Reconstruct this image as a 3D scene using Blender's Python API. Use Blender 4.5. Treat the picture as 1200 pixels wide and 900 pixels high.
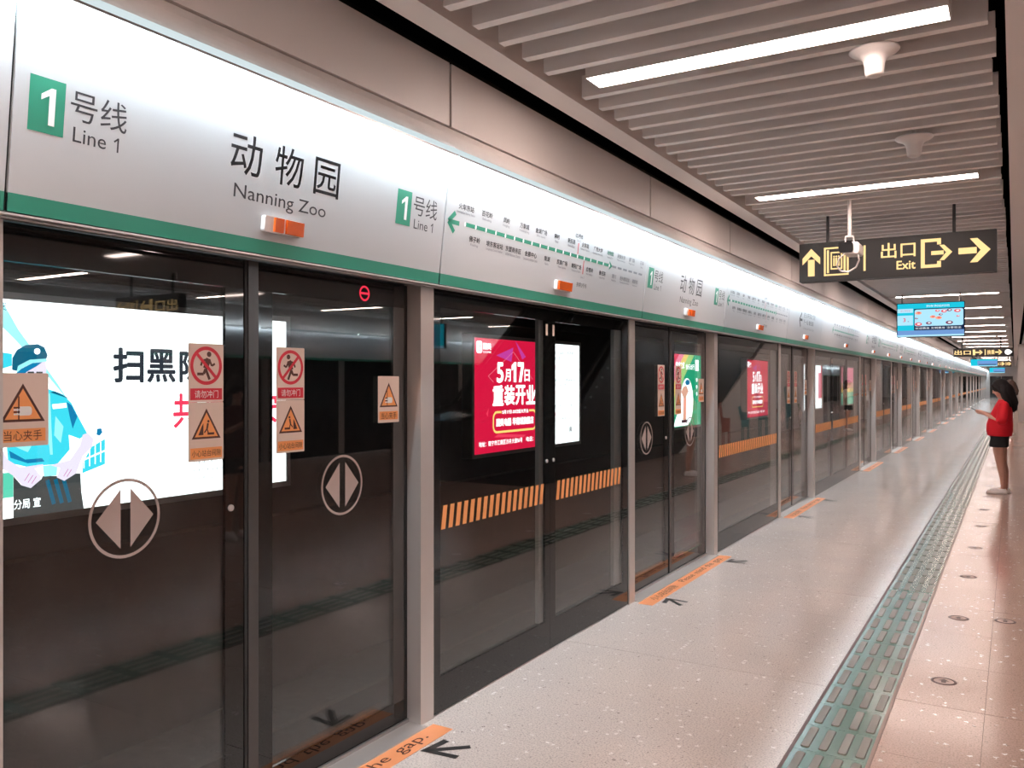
import bpy, math, random
from mathutils import Vector, Matrix

random.seed(7)
for o in list(bpy.data.objects): bpy.data.objects.remove(o, do_unlink=True)
SC = bpy.context.scene
COL = SC.collection
R = math.radians

# ------------------------------------------------------------------ camera, world, exposure
cam = bpy.data.cameras.new('camera'); cam_o = bpy.data.objects.new('camera', cam); COL.objects.link(cam_o)
cam_o.location = (2.445, 0.0, 1.65)
cam_o.rotation_euler = (R(90), 0, R(30.75))
cam.sensor_width = 36.0; cam.lens = 29.7; cam.shift_y = -0.0025
cam.clip_start = 0.05; cam.clip_end = 300
SC.camera = cam_o
w = bpy.data.worlds.new('world'); SC.world = w; w.use_nodes = True
w.node_tree.nodes['Background'].inputs[0].default_value = (0, 0, 0, 1)
w.node_tree.nodes['Background'].inputs[1].default_value = 0.0
SC.view_settings.view_transform = 'Standard'; SC.view_settings.look = 'None'
SC.view_settings.gamma = 1.0; SC.view_settings.use_curve_mapping = False
SC.view_settings.exposure = 0.2
LAMP = 37.0          # radiance of the ceiling lamps
LAMP_COL = (1.0, 0.80, 0.72)
STRIP = 225.0         # radiance of the header lamp
STRIP_COL = (0.72, 0.90, 1.0)

# ------------------------------------------------------------------ materials
MATS = {}
def nodes_of(name):
    m = bpy.data.materials.new(name); m.use_nodes = True
    return m, m.node_tree.nodes, m.node_tree.links
def pbr(name, col, rough=0.5, metal=0.0, spec=0.5, bump=0.0, scale=60.0, var=0.0, coat=0.0):
    """Principled material with a little procedural variation in colour and relief."""
    m, n, l = nodes_of(name); b = n['Principled BSDF']
    b.inputs['Base Color'].default_value = (*col, 1); b.inputs['Roughness'].default_value = rough
    b.inputs['Metallic'].default_value = metal; b.inputs['Specular IOR Level'].default_value = spec
    if coat: b.inputs['Coat Weight'].default_value = coat; b.inputs['Coat Roughness'].default_value = 0.04
    if var or bump:
        g = n.new('ShaderNodeNewGeometry'); t = n.new('ShaderNodeTexNoise')
        t.inputs['Scale'].default_value = scale; t.inputs['Detail'].default_value = 4
        l.new(g.outputs['Position'], t.inputs['Vector'])
        if var:
            r = n.new('ShaderNodeMapRange'); r.inputs['To Min'].default_value = 1 - var; r.inputs['To Max'].default_value = 1 + var
            l.new(t.outputs['Fac'], r.inputs['Value'])
            mx = n.new('ShaderNodeMix'); mx.data_type = 'RGBA'; mx.blend_type = 'MULTIPLY'; mx.inputs[0].default_value = 1
            mx.inputs[6].default_value = (*col, 1); l.new(r.outputs[0], mx.inputs[7]); l.new(mx.outputs[2], b.inputs['Base Color'])
        if bump:
            bp = n.new('ShaderNodeBump'); bp.inputs['Strength'].default_value = bump; bp.inputs['Distance'].default_value = 0.002
            l.new(t.outputs['Fac'], bp.inputs['Height']); l.new(bp.outputs[0], b.inputs['Normal'])
    MATS[name] = m; return m
def emit(name, col, s):
    m, n, l = nodes_of(name); n.remove(n['Principled BSDF'])
    e = n.new('ShaderNodeEmission'); e.inputs[0].default_value = (*col, 1); e.inputs[1].default_value = s
    l.new(e.outputs[0], n['Material Output'].inputs[0]); MATS[name] = m; return m
def sr(r, g, b):
    f = lambda c: (c / 255 / 12.92) if c / 255 <= 0.04045 else ((c / 255 + 0.055) / 1.055) ** 2.4
    return (f(r), f(g), f(b))

def glass(name, tint, ior):
    m, n, l = nodes_of(name); n.remove(n['Principled BSDF'])
    g = n.new('ShaderNodeNewGeometry')
    k = n.new('ShaderNodeMapRange'); k.inputs['To Min'].default_value = ior; k.inputs['To Max'].default_value = 1 / ior
    l.new(g.outputs['Backfacing'], k.inputs['Value'])
    fr = n.new('ShaderNodeFresnel'); l.new(k.outputs[0], fr.inputs['IOR'])
    t = n.new('ShaderNodeBsdfTransparent'); t.inputs[0].default_value = (*tint, 1)
    gl = n.new('ShaderNodeBsdfGlossy'); gl.inputs['Roughness'].default_value = 0.0; gl.inputs[0].default_value = (0.97, 0.97, 0.97, 1)
    mx = n.new('ShaderNodeMixShader'); l.new(fr.outputs[0], mx.inputs[0]); l.new(t.outputs[0], mx.inputs[1]); l.new(gl.outputs[0], mx.inputs[2])
    l.new(mx.outputs[0], n['Material Output'].inputs[0]); MATS[name] = m

def terrazzo(name, base, warm, rough):
    m, n, l = nodes_of(name); b = n['Principled BSDF']
    g = n.new('ShaderNodeNewGeometry')
    big = n.new('ShaderNodeTexNoise'); big.inputs['Scale'].default_value = 1.3; big.inputs['Detail'].default_value = 3
    fine = n.new('ShaderNodeTexNoise'); fine.inputs['Scale'].default_value = 120; fine.inputs['Detail'].default_value = 2
    v1 = n.new('ShaderNodeTexVoronoi'); v1.inputs['Scale'].default_value = 30
    v2 = n.new('ShaderNodeTexVoronoi'); v2.inputs['Scale'].default_value = 62
    dis = n.new('ShaderNodeTexNoise'); dis.inputs['Scale'].default_value = 90
    ad = n.new('ShaderNodeVectorMath'); ad.operation = 'MULTIPLY_ADD'; ad.inputs[1].default_value = (0.045, 0.045, 0.0)
    for t in (big, fine, dis): l.new(g.outputs['Position'], t.inputs['Vector'])
    l.new(dis.outputs['Color'], ad.inputs[0]); l.new(g.outputs['Position'], ad.inputs[2])
    l.new(ad.outputs[0], v1.inputs['Vector']); l.new(ad.outputs[0], v2.inputs['Vector'])
    def ramp(src, a, c):
        r = n.new('ShaderNodeMapRange'); r.inputs['From Min'].default_value = a; r.inputs['From Max'].default_value = c
        l.new(src, r.inputs['Value']); return r.outputs[0]
    def mixc(fac, c1, c2):
        x = n.new('ShaderNodeMix'); x.data_type = 'RGBA'
        if isinstance(fac, float): x.inputs[0].default_value = fac
        else: l.new(fac, x.inputs[0])
        for i, c in ((6, c1), (7, c2)):
            if isinstance(c, tuple): x.inputs[i].default_value = (*c, 1)
            else: l.new(c, x.inputs[i])
        return x.outputs[2]
    c = mixc(ramp(big.outputs['Fac'], 0.35, 0.65), base, warm)
    dk = tuple(k * 0.60 for k in base); c = mixc(ramp(fine.outputs['Fac'], 0.54, 0.26), c, dk)
    sep = n.new('ShaderNodeSeparateColor'); l.new(v1.outputs['Color'], sep.inputs[0])
    mul = n.new('ShaderNodeMath'); mul.operation = 'MULTIPLY'
    l.new(ramp(v1.outputs['Distance'], 0.30, 0.22), mul.inputs[0]); l.new(ramp(sep.outputs[0], 0.86, 0.88), mul.inputs[1])
    c = mixc(mul.outputs[0], c, (0.93, 0.88, 0.85))
    sep2 = n.new('ShaderNodeSeparateColor'); l.new(v2.outputs['Color'], sep2.inputs[0])
    mu2 = n.new('ShaderNodeMath'); mu2.operation = 'MULTIPLY'
    l.new(ramp(v2.outputs['Distance'], 0.28, 0.2), mu2.inputs[0]); l.new(ramp(sep2.outputs[1], 0.90, 0.92), mu2.inputs[1])
    c = mixc(mu2.outputs[0], c, (0.22, 0.18, 0.17))
    l.new(c, b.inputs['Base Color']); b.inputs['Roughness'].default_value = rough
    b.inputs['Specular IOR Level'].default_value = 0.5
    bp = n.new('ShaderNodeBump'); bp.inputs['Strength'].default_value = 0.02; bp.inputs['Distance'].default_value = 0.01
    l.new(big.outputs['Fac'], bp.inputs['Height']); l.new(bp.outputs[0], b.inputs['Normal'])
    MATS[name] = m

def brushed(name, col, rough):
    m, n, l = nodes_of(name); b = n['Principled BSDF']
    g = n.new('ShaderNodeNewGeometry'); mp = n.new('ShaderNodeMapping'); mp.inputs['Scale'].default_value = (300, 300, 3)
    t = n.new('ShaderNodeTexNoise'); t.inputs['Scale'].default_value = 1; t.inputs['Detail'].default_value = 3
    l.new(g.outputs['Position'], mp.inputs[0]); l.new(mp.outputs[0], t.inputs['Vector'])
    r = n.new('ShaderNodeMapRange'); r.inputs['To Min'].default_value = rough - 0.06; r.inputs['To Max'].default_value = rough + 0.08
    l.new(t.outputs['Fac'], r.inputs['Value']); l.new(r.outputs[0], b.inputs['Roughness'])
    b.inputs['Base Color'].default_value = (*col, 1); b.inputs['Metallic'].default_value = 0.7
    MATS[name] = m

glass('clear_glass', (0.90, 0.92, 0.92), 1.62)
terrazzo('terrazzo', sr(217, 206, 200), sr(225, 212, 204), 0.14)
terrazzo('terrazzo_pink', sr(196, 167, 154), sr(203, 173, 159), 0.16)
brushed('steel', (0.64, 0.58, 0.55), 0.40)
brushed('steel_dark', (0.36, 0.34, 0.33), 0.34)
pbr('frit', (0.008, 0.008, 0.008), 0.03, spec=0.55, var=0.05)
pbr('stile_grey', (0.06, 0.055, 0.052), 0.25, spec=0.4, var=0.04)
pbr('rubber', (0.006, 0.006, 0.006), 0.6, bump=0.1)
pbr('joint', sr(112, 95, 88), 0.8, var=0.1)
pbr('white_board', (0.50, 0.49, 0.495), 0.30, var=0.01, scale=3)
pbr('white_panel', (0.68, 0.62, 0.59), 0.42, var=0.015, scale=4)
pbr('cove', (0.68, 0.62, 0.59), 0.6, var=0.02, scale=4)
pbr('slat_white', (0.80, 0.74, 0.71), 0.45, var=0.02, scale=5)
pbr('ceiling_white', (0.80, 0.74, 0.71), 0.5, var=0.015, scale=3)
pbr('void_black', (0.002, 0.002, 0.002), 1.0, spec=0.0, var=0.2, scale=3)
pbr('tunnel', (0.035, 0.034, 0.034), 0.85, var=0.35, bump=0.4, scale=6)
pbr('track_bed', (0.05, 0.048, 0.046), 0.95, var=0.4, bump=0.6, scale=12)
pbr('rail_steel', (0.05, 0.04, 0.035), 0.7, metal=0.2, var=0.1)
pbr('green', sr(46, 132, 108), 0.35, var=0.015, scale=5)
pbr('green_box', sr(44, 136, 108), 0.4, var=0.01)
pbr('ink', (0.035, 0.03, 0.035), 0.5, var=0.05)
pbr('ink_grey', (0.24, 0.24, 0.26), 0.5, var=0.05)
pbr('ink_red', sr(205, 45, 60), 0.5, var=0.03)
pbr('ink_white', (0.85, 0.84, 0.83), 0.4, var=0.02)
pbr('sticker_cream', sr(222, 200, 188), 0.5, var=0.02)
pbr('sticker_orange', sr(243, 160, 96), 0.5, var=0.03)
pbr('sticker_brown', sr(80, 38, 25), 0.5, var=0.05)
pbr('sticker_red', sr(208, 38, 58), 0.45, var=0.03)
pbr('frosted', sr(176, 158, 152), 0.55, var=0.02)
pbr('floor_orange', sr(246, 160, 110), 0.35, var=0.05, scale=20)
pbr('floor_black', sr(52, 50, 50), 0.4, var=0.1, scale=20)
pbr('lamp_orange', sr(224, 98, 30), 0.25, var=0.06)
pbr('tactile', sr(88, 128, 115), 0.17, spec=0.9, var=0.10, scale=14, bump=0.05)
pbr('tactile_bar', sr(116, 114, 103), 0.32, var=0.08, scale=40, bump=0.05)
pbr('tactile_edge', sr(96, 72, 68), 0.5, var=0.08)
pbr('tactile_edge_r', sr(150, 124, 110), 0.4, var=0.08)
pbr('white_plastic', (0.78, 0.72, 0.69), 0.35, var=0.01)
pbr('ring_bronze', sr(188, 156, 142), 0.3, var=0.1, scale=40)
pbr('black_plastic', (0.018, 0.016, 0.016), 0.35, var=0.05)
pbr('sign_black', (0.012, 0.010, 0.009), 0.5, var=0.05)
pbr('dark_glass', (0.012, 0.012, 0.013), 0.06, spec=0.8, var=0.05)
pbr('skin', sr(206, 152, 132), 0.5, var=0.04, scale=25)
pbr('skin_leg', sr(196, 140, 118), 0.5, var=0.04, scale=25)
pbr('hair', sr(26, 18, 18), 0.7, spec=0.25, var=0.25, scale=70, bump=0.4)
pbr('hair_brown', sr(74, 50, 42), 0.45, var=0.25, scale=70, bump=0.4)
pbr('shirt_red', sr(214, 14, 34), 0.8, var=0.06, scale=14, bump=0.3)
pbr('shirt_dark_red', sr(86, 22, 30), 0.8, var=0.06, scale=14, bump=0.3)
pbr('shirt_cream', sr(214, 190, 172), 0.8, var=0.06, scale=14, bump=0.3)
pbr('shorts_black', (0.012, 0.011, 0.012), 0.85, var=0.2, scale=30, bump=0.3)
pbr('shoe_white', sr(244, 236, 232), 0.6, var=0.03)
pbr('eye_dark', (0.02, 0.015, 0.015), 0.2, var=0.05)
pbr('lip', sr(170, 90, 85), 0.5, var=0.05)
pbr('escalator_dark', (0.02, 0.02, 0.021), 0.25, var=0.1, scale=2)
pbr('decal_teal', sr(96, 150, 156), 0.6, var=0.05)
pbr('decal_rust', sr(170, 100, 86), 0.6, var=0.05)
pbr('decal_green', sr(84, 120, 84), 0.6, var=0.05)
emit('lamp_glow', LAMP_COL, LAMP)
emit('strip_glow', STRIP_COL, STRIP)
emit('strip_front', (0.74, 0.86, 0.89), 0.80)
emit('sign_amber', (1.0, 0.68, 0.30), 1.15)
emit('sign_white', (1.0, 0.97, 0.95), 1.5)
emit('led_red', (0.9, 0.04, 0.08), 0.9)
AD = 2.4
for nm, c in dict(white=(0.93, 0.99, 1.0), cyan=sr(60, 205, 225), pale=sr(150, 235, 240), blue=sr(22, 118, 165), teal=sr(20, 92, 120),
                  dark=sr(62, 66, 66), lilac=sr(225, 215, 235), grass=sr(90, 200, 170), red=sr(205, 22, 60), pink=sr(250, 140, 165), rose=sr(232, 60, 90),
                  yellow=sr(250, 215, 120), green=sr(20, 165, 120), lime=sr(170, 215, 130), skin=sr(235, 175, 150), ink=sr(45, 50, 58), violet=sr(190, 60, 150)).items():
    emit('ad_' + nm, c, AD if nm in ('white',) else 1.45)
for nm, c in dict(cyan=sr(30, 190, 215), pale=sr(170, 222, 245), navy=sr(25, 40, 70), coral=sr(225, 90, 100), white=sr(240, 245, 250), peach=sr(240, 170, 140), steel=sr(110, 150, 205), plum=sr(120, 60, 90)).items():
    emit('tv_' + nm, c, 1.0)

# ------------------------------------------------------------------ mesh builder
class MB:
    def __init__(s): s.v = []; s.f = []; s.m = []
    def face(s, pts, m=0):
        i = len(s.v); s.v += [tuple(p) for p in pts]; s.f.append(tuple(range(i, i + len(pts)))); s.m.append(m); return s
    def box(s, x0, x1, y0, y1, z0, z1, m=0):
        i = len(s.v)
        s.v += [(x0, y0, z0), (x1, y0, z0), (x1, y1, z0), (x0, y1, z0), (x0, y0, z1), (x1, y0, z1), (x1, y1, z1), (x0, y1, z1)]
        for q in ((0, 3, 2, 1), (4, 5, 6, 7), (0, 1, 5, 4), (1, 2, 6, 5), (2, 3, 7, 6), (3, 0, 4, 7)):
            s.f.append(tuple(i + k for k in q)); s.m.append(m)
        return s
    def prism(s, pts, fn, d0, d1, m=0):
        """2-D outline extruded from d0 to d1; fn(a, b, d) gives the 3-D point."""
        n = len(pts); i = len(s.v)
        s.v += [tuple(fn(a, b, d0)) for a, b in pts] + [tuple(fn(a, b, d1)) for a, b in pts]
        s.f.append(tuple(range(i + n - 1, i - 1, -1))); s.f.append(tuple(range(i + n, i + 2 * n))); s.m += [m, m]
        for k in range(n):
            k2 = (k + 1) % n; s.f.append((i + k, i + k2, i + n + k2, i + n + k)); s.m.append(m)
        return s
    def cone(s, p0, r0, p1, r1, n=12, m=0, cap=True):
        p0, p1 = Vector(p0), Vector(p1); d = (p1 - p0)
        if d.length < 1e-6: return s
        d.normalize(); a = d.orthogonal().normalized(); b = d.cross(a); i = len(s.v)
        for p, r in ((p0, r0), (p1, r1)):
            for k in range(n):
                t = 2 * math.pi * k / n; s.v.append(tuple(p + (a * math.cos(t) + b * math.sin(t)) * r))
        for k in range(n):
            k2 = (k + 1) % n; s.f.append((i + k, i + k2, i + n + k2, i + n + k)); s.m.append(m)
        if cap:
            s.f.append(tuple(range(i + n - 1, i - 1, -1))); s.f.append(tuple(range(i + n, i + 2 * n))); s.m += [m, m]
        return s
    def ball(s, c, r, n=14, m=0, rot=None):
        if not isinstance(r, (tuple, list)): r = (r, r, r)
        i = len(s.v); h = n // 2; c = Vector(c); M = rot or Matrix.Identity(3)
        s.v.append(tuple(c + M @ Vector((0, 0, r[2]))))
        for a in range(1, h):
            ph = math.pi * a / h
            for k in range(n):
                t = 2 * math.pi * k / n
                s.v.append(tuple(c + M @ Vector((r[0] * math.sin(ph) * math.cos(t), r[1] * math.sin(ph) * math.sin(t), r[2] * math.cos(ph)))))
        s.v.append(tuple(c + M @ Vector((0, 0, -r[2])))); e = len(s.v) - 1
        for k in range(n):
            k2 = (k + 1) % n
            s.f.append((i, i + 1 + k, i + 1 + k2)); s.m.append(m)
            b = i + 1 + (h - 2) * n; s.f.append((e, b + k2, b + k)); s.m.append(m)
            for a in range(h - 2):
                q = i + 1 + a * n; s.f.append((q + k, q + n + k, q + n + k2, q + k2)); s.m.append(m)
        return s
    def limb(s, pts, n=12):
        """tapered tube through (point, radius) pairs, balls at the joints"""
        for (p, r) in pts: s.ball(p, r, n)
        for (p, r), (q, r2) in zip(pts, pts[1:]): s.cone(p, r, q, r2, n)
        return s
    def rings(s, rs, n=20, m=0, cap=True):
        """loft through elliptical rings: (centre, radius along x, radius along y)"""
        i = len(s.v)
        for c, rx, ry in rs:
            for k in range(n):
                t = 2 * math.pi * k / n; s.v.append((c[0] + rx * math.cos(t), c[1] + ry * math.sin(t), c[2]))
        for a in range(len(rs) - 1):
            for k in range(n):
                k2 = (k + 1) % n; s.f.append((i + a * n + k, i + a * n + k2, i + (a + 1) * n + k2, i + (a + 1) * n + k)); s.m.append(m)
        if cap:
            s.f.append(tuple(range(i + n - 1, i - 1, -1))); e = i + (len(rs) - 1) * n; s.f.append(tuple(range(e, e + n))); s.m += [m, m]
        return s
    def lathe(s, prof, c, n=28, m=0):
        i = len(s.v)
        for r, z in prof:
            for k in range(n):
                t = 2 * math.pi * k / n; s.v.append((c[0] + r * math.cos(t), c[1] + r * math.sin(t), c[2] + z))
        for a in range(len(prof) - 1):
            for k in range(n):
                k2 = (k + 1) % n; s.f.append((i + a * n + k, i + a * n + k2, i + (a + 1) * n + k2, i + (a + 1) * n + k)); s.m.append(m)
        return s
    def shape2d(s, vf, fn, m=0):
        i = len(s.v); s.v += [tuple(fn(a, b)) for a, b in vf[0]]
        for f in vf[1]: s.f.append(tuple(i + k for k in f)); s.m.append(m)
        return s
    def mesh(s, name, mats):
        me = bpy.data.meshes.new(name); me.from_pydata(s.v, [], s.f)
        for mm in mats: me.materials.append(MATS[mm])
        if len(mats) > 1: me.polygons.foreach_set('material_index', s.m)
        me.update(); return me
    def obj(s, name, mats, parent=None, smooth=False):
        if isinstance(mats, str): mats = [mats]
        me = s.mesh(name, mats)
        if smooth: me.polygons.foreach_set('use_smooth', [True] * len(me.polygons))
        return link(name, me, parent)

def link(name, me, parent=None):
    o = bpy.data.objects.new(name, me); COL.objects.link(o)
    if parent is not None: o.parent = parent
    return o
def tag(o, label, cat, group=None):
    o['label'] = label; o['category'] = cat
    if group: o['group'] = group
    return o
def thing(name, label, cat, loc=(0, 0, 0), rz=0.0, group=None):
    o = bpy.data.objects.new(name, None); COL.objects.link(o); o.empty_display_size = 0.1
    o.location = loc; o.rotation_euler = (0, 0, rz); return tag(o, label, cat, group)
def structure(o): o['kind'] = 'structure'; return o
def copy_tree(o, parent=None):
    c = o.copy(); COL.objects.link(c); c.parent = parent
    for ch in o.children: copy_tree(ch, c)
    return c
def box_obj(name, mat, parent, *b): return MB().box(*b).obj(name, mat, parent)

# text ---------------------------------------------------------------------------------------------
_tc = {}
_fc = bpy.data.curves.new('lettering', 'FONT'); _fo = bpy.data.objects.new('lettering', _fc); COL.objects.link(_fo)
_fc.resolution_u = 3
def text2d(body, bold=0.0):
    if (body, bold) in _tc: return _tc[(body, bold)]
    _fc.body = body
    dg = bpy.context.evaluated_depsgraph_get(); ev = _fo.evaluated_get(dg); me = ev.to_mesh()
    v = [(a.co.x, a.co.y) for a in me.vertices]; f = [tuple(p.vertices) for p in me.polygons]; ev.to_mesh_clear()
    if bold:                                    # heavier strokes: the outline laid down again, slightly shifted
        v0, f0 = v, f; v, f = [], []
        for dx, dy in ((0, 0), (-1, 0), (1, 0), (0, -1), (0, 1), (-.7, -.7), (.7, .7), (-.7, .7), (.7, -.7)):
            i = len(v); v += [(a + dx * bold, b + dy * bold) for a, b in v0]; f += [tuple(i + q for q in p) for p in f0]
    x0 = min(a for a, b in v); x1 = max(a for a, b in v); y0 = min(b for a, b in v); y1 = max(b for a, b in v)
    _tc[(body, bold)] = ([((a - x0) / (x1 - x0), (b - y0) / (y1 - y0)) for a, b in v], f, (x1 - x0) / (y1 - y0)); return _tc[(body, bold)]
def put_text(mb, body, fn, x0, y0, x1=None, y1=None, h=None, m=0, bold=0.0, cx=None):
    """fit a text into a rectangle; with only h given the width follows the letters (cx centres it)"""
    t = text2d(body, bold)
    if y1 is None: y1 = y0 + h
    if x1 is None:
        wd = (y1 - y0) * t[2]
        if cx is not None: x0 = cx - wd / 2
        x1 = x0 + wd
    mb.shape2d(([(x0 + a * (x1 - x0), y0 + b * (y1 - y0)) for a, b in t[0]], t[1]), fn, m)
def circle(cx, cy, r, n=40, ry=None): return [(cx + r * math.cos(2 * math.pi * k / n), cy + (ry or r) * math.sin(2 * math.pi * k / n)) for k in range(n)]
def flat(mb, pts, fn, m=0): mb.face([fn(a, b) for a, b in pts], m)
def ring2d(mb, cx, cy, r0, r1, fn, m=0, n=48, ry=1.0):
    for k in range(n):
        a, b = 2 * math.pi * k / n, 2 * math.pi * (k + 1) / n
        flat(mb, [(cx + r0 * math.cos(a), cy + r0 * ry * math.sin(a)), (cx + r1 * math.cos(a), cy + r1 * ry * math.sin(a)), (cx + r1 * math.cos(b), cy + r1 * ry * math.sin(b)), (cx + r0 * math.cos(b), cy + r0 * ry * math.sin(b))], fn, m)
def bar2d(mb, p, q, wd, fn, m=0):
    dx, dy = q[0] - p[0], q[1] - p[1]; L = math.hypot(dx, dy); nx, ny = -dy / L * wd / 2, dx / L * wd / 2
    flat(mb, [(p[0] + nx, p[1] + ny), (p[0] - nx, p[1] - ny), (q[0] - nx, q[1] - ny), (q[0] + nx, q[1] + ny)], fn, m)
def rect(a0, a1, b0, b1): return [(a0, b0), (a1, b0), (a1, b1), (a0, b1)]
def rrect(a0, a1, b0, b1, r, n=5):
    o = []
    for cx, cy, t0 in ((a1 - r, b1 - r, 0), (a0 + r, b1 - r, 90), (a0 + r, b0 + r, 180), (a1 - r, b0 + r, 270)):
        for k in range(n + 1): t = R(t0 + 90 * k / n); o.append((cx + r * math.cos(t), cy + r * math.sin(t)))
    return o

# ------------------------------------------------------------------ layout constants (metres; y runs along the platform)
Y0, Y1 = -6.0, 96.0            # the modelled length of the platform
OPP = 10.6                     # plane of the screen doors on the far side of the island platform
ZC = 3.15                      # underside of the slats
DOORS = [12.56 - 4.6 * k for k in (3, 2, 1, 0)]
for car in range(1, 5): DOORS += [12.56 + 20 * car - 4.6 * k for k in (3, 2, 1, 0)]
DW = 2.05                      # door bay, from jamb edge to jamb edge

# ------------------------------------------------------------------ floor
floor = structure(MB().box(-0.14, OPP + 0.14, Y0, Y1, -0.25, -0.012).obj('floor', 'joint'))
SL = 0.72
def slab_mesh(wd, ln, mat):
    g = 0.0007; mb = MB(); mb.box(g * 1.6, wd - g * 1.6, g, ln - g, -0.011, 0.0); return mb.mesh('floor_slab', [mat])
cols = [(-0.03, 1.572, 'terrazzo'), (1.912, 2.318, 'terrazzo_pink'), (2.318, 3.038, 'terrazzo_pink')]
NEAR_ROWS = [k for k in range(-3, 48)]
for (a, b, mt) in cols:
    me = slab_mesh(b - a, SL, mt); me3 = slab_mesh(b - a, SL - 0.0032, mt); st = MB()
    k = math.floor((Y0 - 4.80) / SL) + 1
    while 4.80 + (k + 1) * SL < Y1:
        y = 4.80 + k * SL
        if 0.0 <= y < 35: o = link('floor_slab', me3 if k % 3 == 2 else me, floor); o.location = (a, y, 0)
        else: st.box(a + .0012, b - .0012, y + .0012, y + SL - .0012, -0.011, 0)
        k += 1
    o = st.obj('distant_slabs', mt, floor); o['kind'] = 'stuff'
st = MB()
for i in range(10):
    a = 3.038 + i * SL; b = min(a + SL, OPP + 0.1)
    k = math.floor((Y0 - 4.80) / SL) + 1
    while 4.80 + (k + 1) * SL < Y1:
        y = 4.80 + k * SL; st.box(a + .0012, b - .0012, y + .0012, y + SL - .0012, -0.011, 0); k += 1
    if b >= OPP: break
o = st.obj('distant_slabs', 'terrazzo_pink', floor); o['kind'] = 'stuff'

# guiding path: green tiles with four rows of raised bars, a dark edge trim on each side
TX0, TX1, TL = 1.588, 1.896, 0.3075
def bar_mesh():
    mb = MB(); L, W2, h = 0.125, 0.0195, 0.0045
    out = rrect(-W2, W2, -L, L, 0.012, 3); inn = [(a * 0.86, b * 0.965) for a, b in out]; n = len(out)
    mb.v += [(a, b, 0) for a, b in out] + [(a, b, h) for a, b in inn]
    for k in range(n): k2 = (k + 1) % n; mb.f.append((k, k2, n + k2, n + k)); mb.m.append(0)
    mb.f.append(tuple(range(n, 2 * n))); mb.m.append(0)
    return mb
BXS = [0.042, 0.119, 0.200, 0.275]
barm = bar_mesh().mesh('tactile_bar', ['tactile_bar'])
tilem = MB().box(0.0, TX1 - TX0, 0.001, TL - 0.001, -0.011, 0.001).mesh('tactile_tile', ['tactile'])
far_t = MB(); far_b = MB(); k0 = 0
yy = 4.227 - TL * 33
while yy + TL < Y1:
    if 3.0 < yy < 14.0:
        t = link('tactile_tile', tilem, floor); t.location = (TX0, yy, 0)
        for bx in BXS:
            o = link('tactile_bar', barm, t); o.location = (bx, TL / 2, 0.001)
    else:
        far_t.box(TX0, TX1, yy + .001, yy + TL - .001, -0.011, 0.001)
        bm = bar_mesh()
        for bx in BXS:
            i = len(far_b.v); far_b.v += [(TX0 + bx + a, yy + TL / 2 + b, c + 0.001) for a, b, c in bm.v]
            far_b.f += [tuple(i + q for q in f) for f in bm.f]; far_b.m += [0] * len(bm.f)
    yy += TL
o = far_t.obj('distant_tactile_tiles', 'tactile', floor); o['kind'] = 'stuff'
o = far_b.obj('distant_tactile_bars', 'tactile_bar', floor); o['kind'] = 'stuff'
box_obj('tactile_edge_trim', 'tactile_edge', floor, 1.572, TX0, Y0, Y1 - .1, -0.011, 0.002)
box_obj('tactile_edge_trim', 'tactile_edge_r', floor, TX1, 1.912, Y0, Y1 - .1, -0.011, 0.002)

# ------------------------------------------------------------------ ceiling
ceiling = structure(MB().box(-3.9, OPP + 0.4, Y0, Y1, 3.75, 3.9).obj('ceiling', 'void_black'))
box_obj('edge_beam', 'ceiling_white', ceiling, 0.285, 0.425, Y0, Y1, ZC, ZC + 0.26)
box_obj('edge_beam', 'ceiling_white', ceiling, 2.412, 2.60, Y0, Y1, ZC, ZC + 0.10)
box_obj('edge_beam', 'ceiling_white', ceiling, OPP - 0.425, OPP - 0.285, Y0, Y1, ZC, ZC + 0.14)
# flat ceiling over the middle of the platform, seen only as a reflection
box_obj('middle_panel', 'ceiling_white', ceiling, 2.70, OPP - 2.42, Y0, 11.0, ZC, ZC + 0.08)
box_obj('middle_panel', 'ceiling_white', ceiling, 2.70, OPP - 2.42, 26.6, Y1, ZC, ZC + 0.08)
box_obj('middle_panel', 'ceiling_white', ceiling, 2.70, 3.95, 11.0, 26.6, ZC, ZC + 0.08)
box_obj('middle_panel', 'ceiling_white', ceiling, 6.65, OPP - 2.42, 11.0, 26.6, ZC, ZC + 0.08)
SP = 0.21
LY = [3.85 + 3.15 * k for k in range(-3, 29)]            # lamps take the place of a slat
slat_far = MB()
k = 0
slat_meshes = {}
ys = 2.79 - SP * 40
idx = 0
while ys < Y1 - 0.2:
    if min(abs(ys + 0.0 - q) for q in LY) > 0.1:
        x1 = 2.372 - random.choice((0, 0, 0.006, 0.014, 0.022))
        wdt, hgt = 0.05, 0.115
        if 1.0 < ys < 45:
            key = round(x1, 3)
            if key not in slat_meshes: slat_meshes[key] = MB().box(0.48, x1, -wdt / 2, wdt / 2, 0, hgt).mesh('slat', ['slat_white'])
            o = link('slat', slat_meshes[key], ceiling); o.location = (0, ys, ZC)
        else: slat_far.box(0.48, x1, ys - wdt / 2, ys + wdt / 2, ZC, ZC + hgt)
        if ys < 40: slat_far.box(OPP - 2.37, OPP - 0.48, ys - wdt / 2, ys + wdt / 2, ZC, ZC + hgt)
    ys += SP
o = slat_far.obj('distant_slats', 'slat_white', ceiling); o['kind'] = 'stuff'
# carriers the slats clip to, grey upstand behind their ends
for x in (0.9, 1.9): box_obj('carrier', 'slat_white', ceiling, x, x + 0.03, Y0, Y1, ZC + 0.12, ZC + 0.16)

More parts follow.
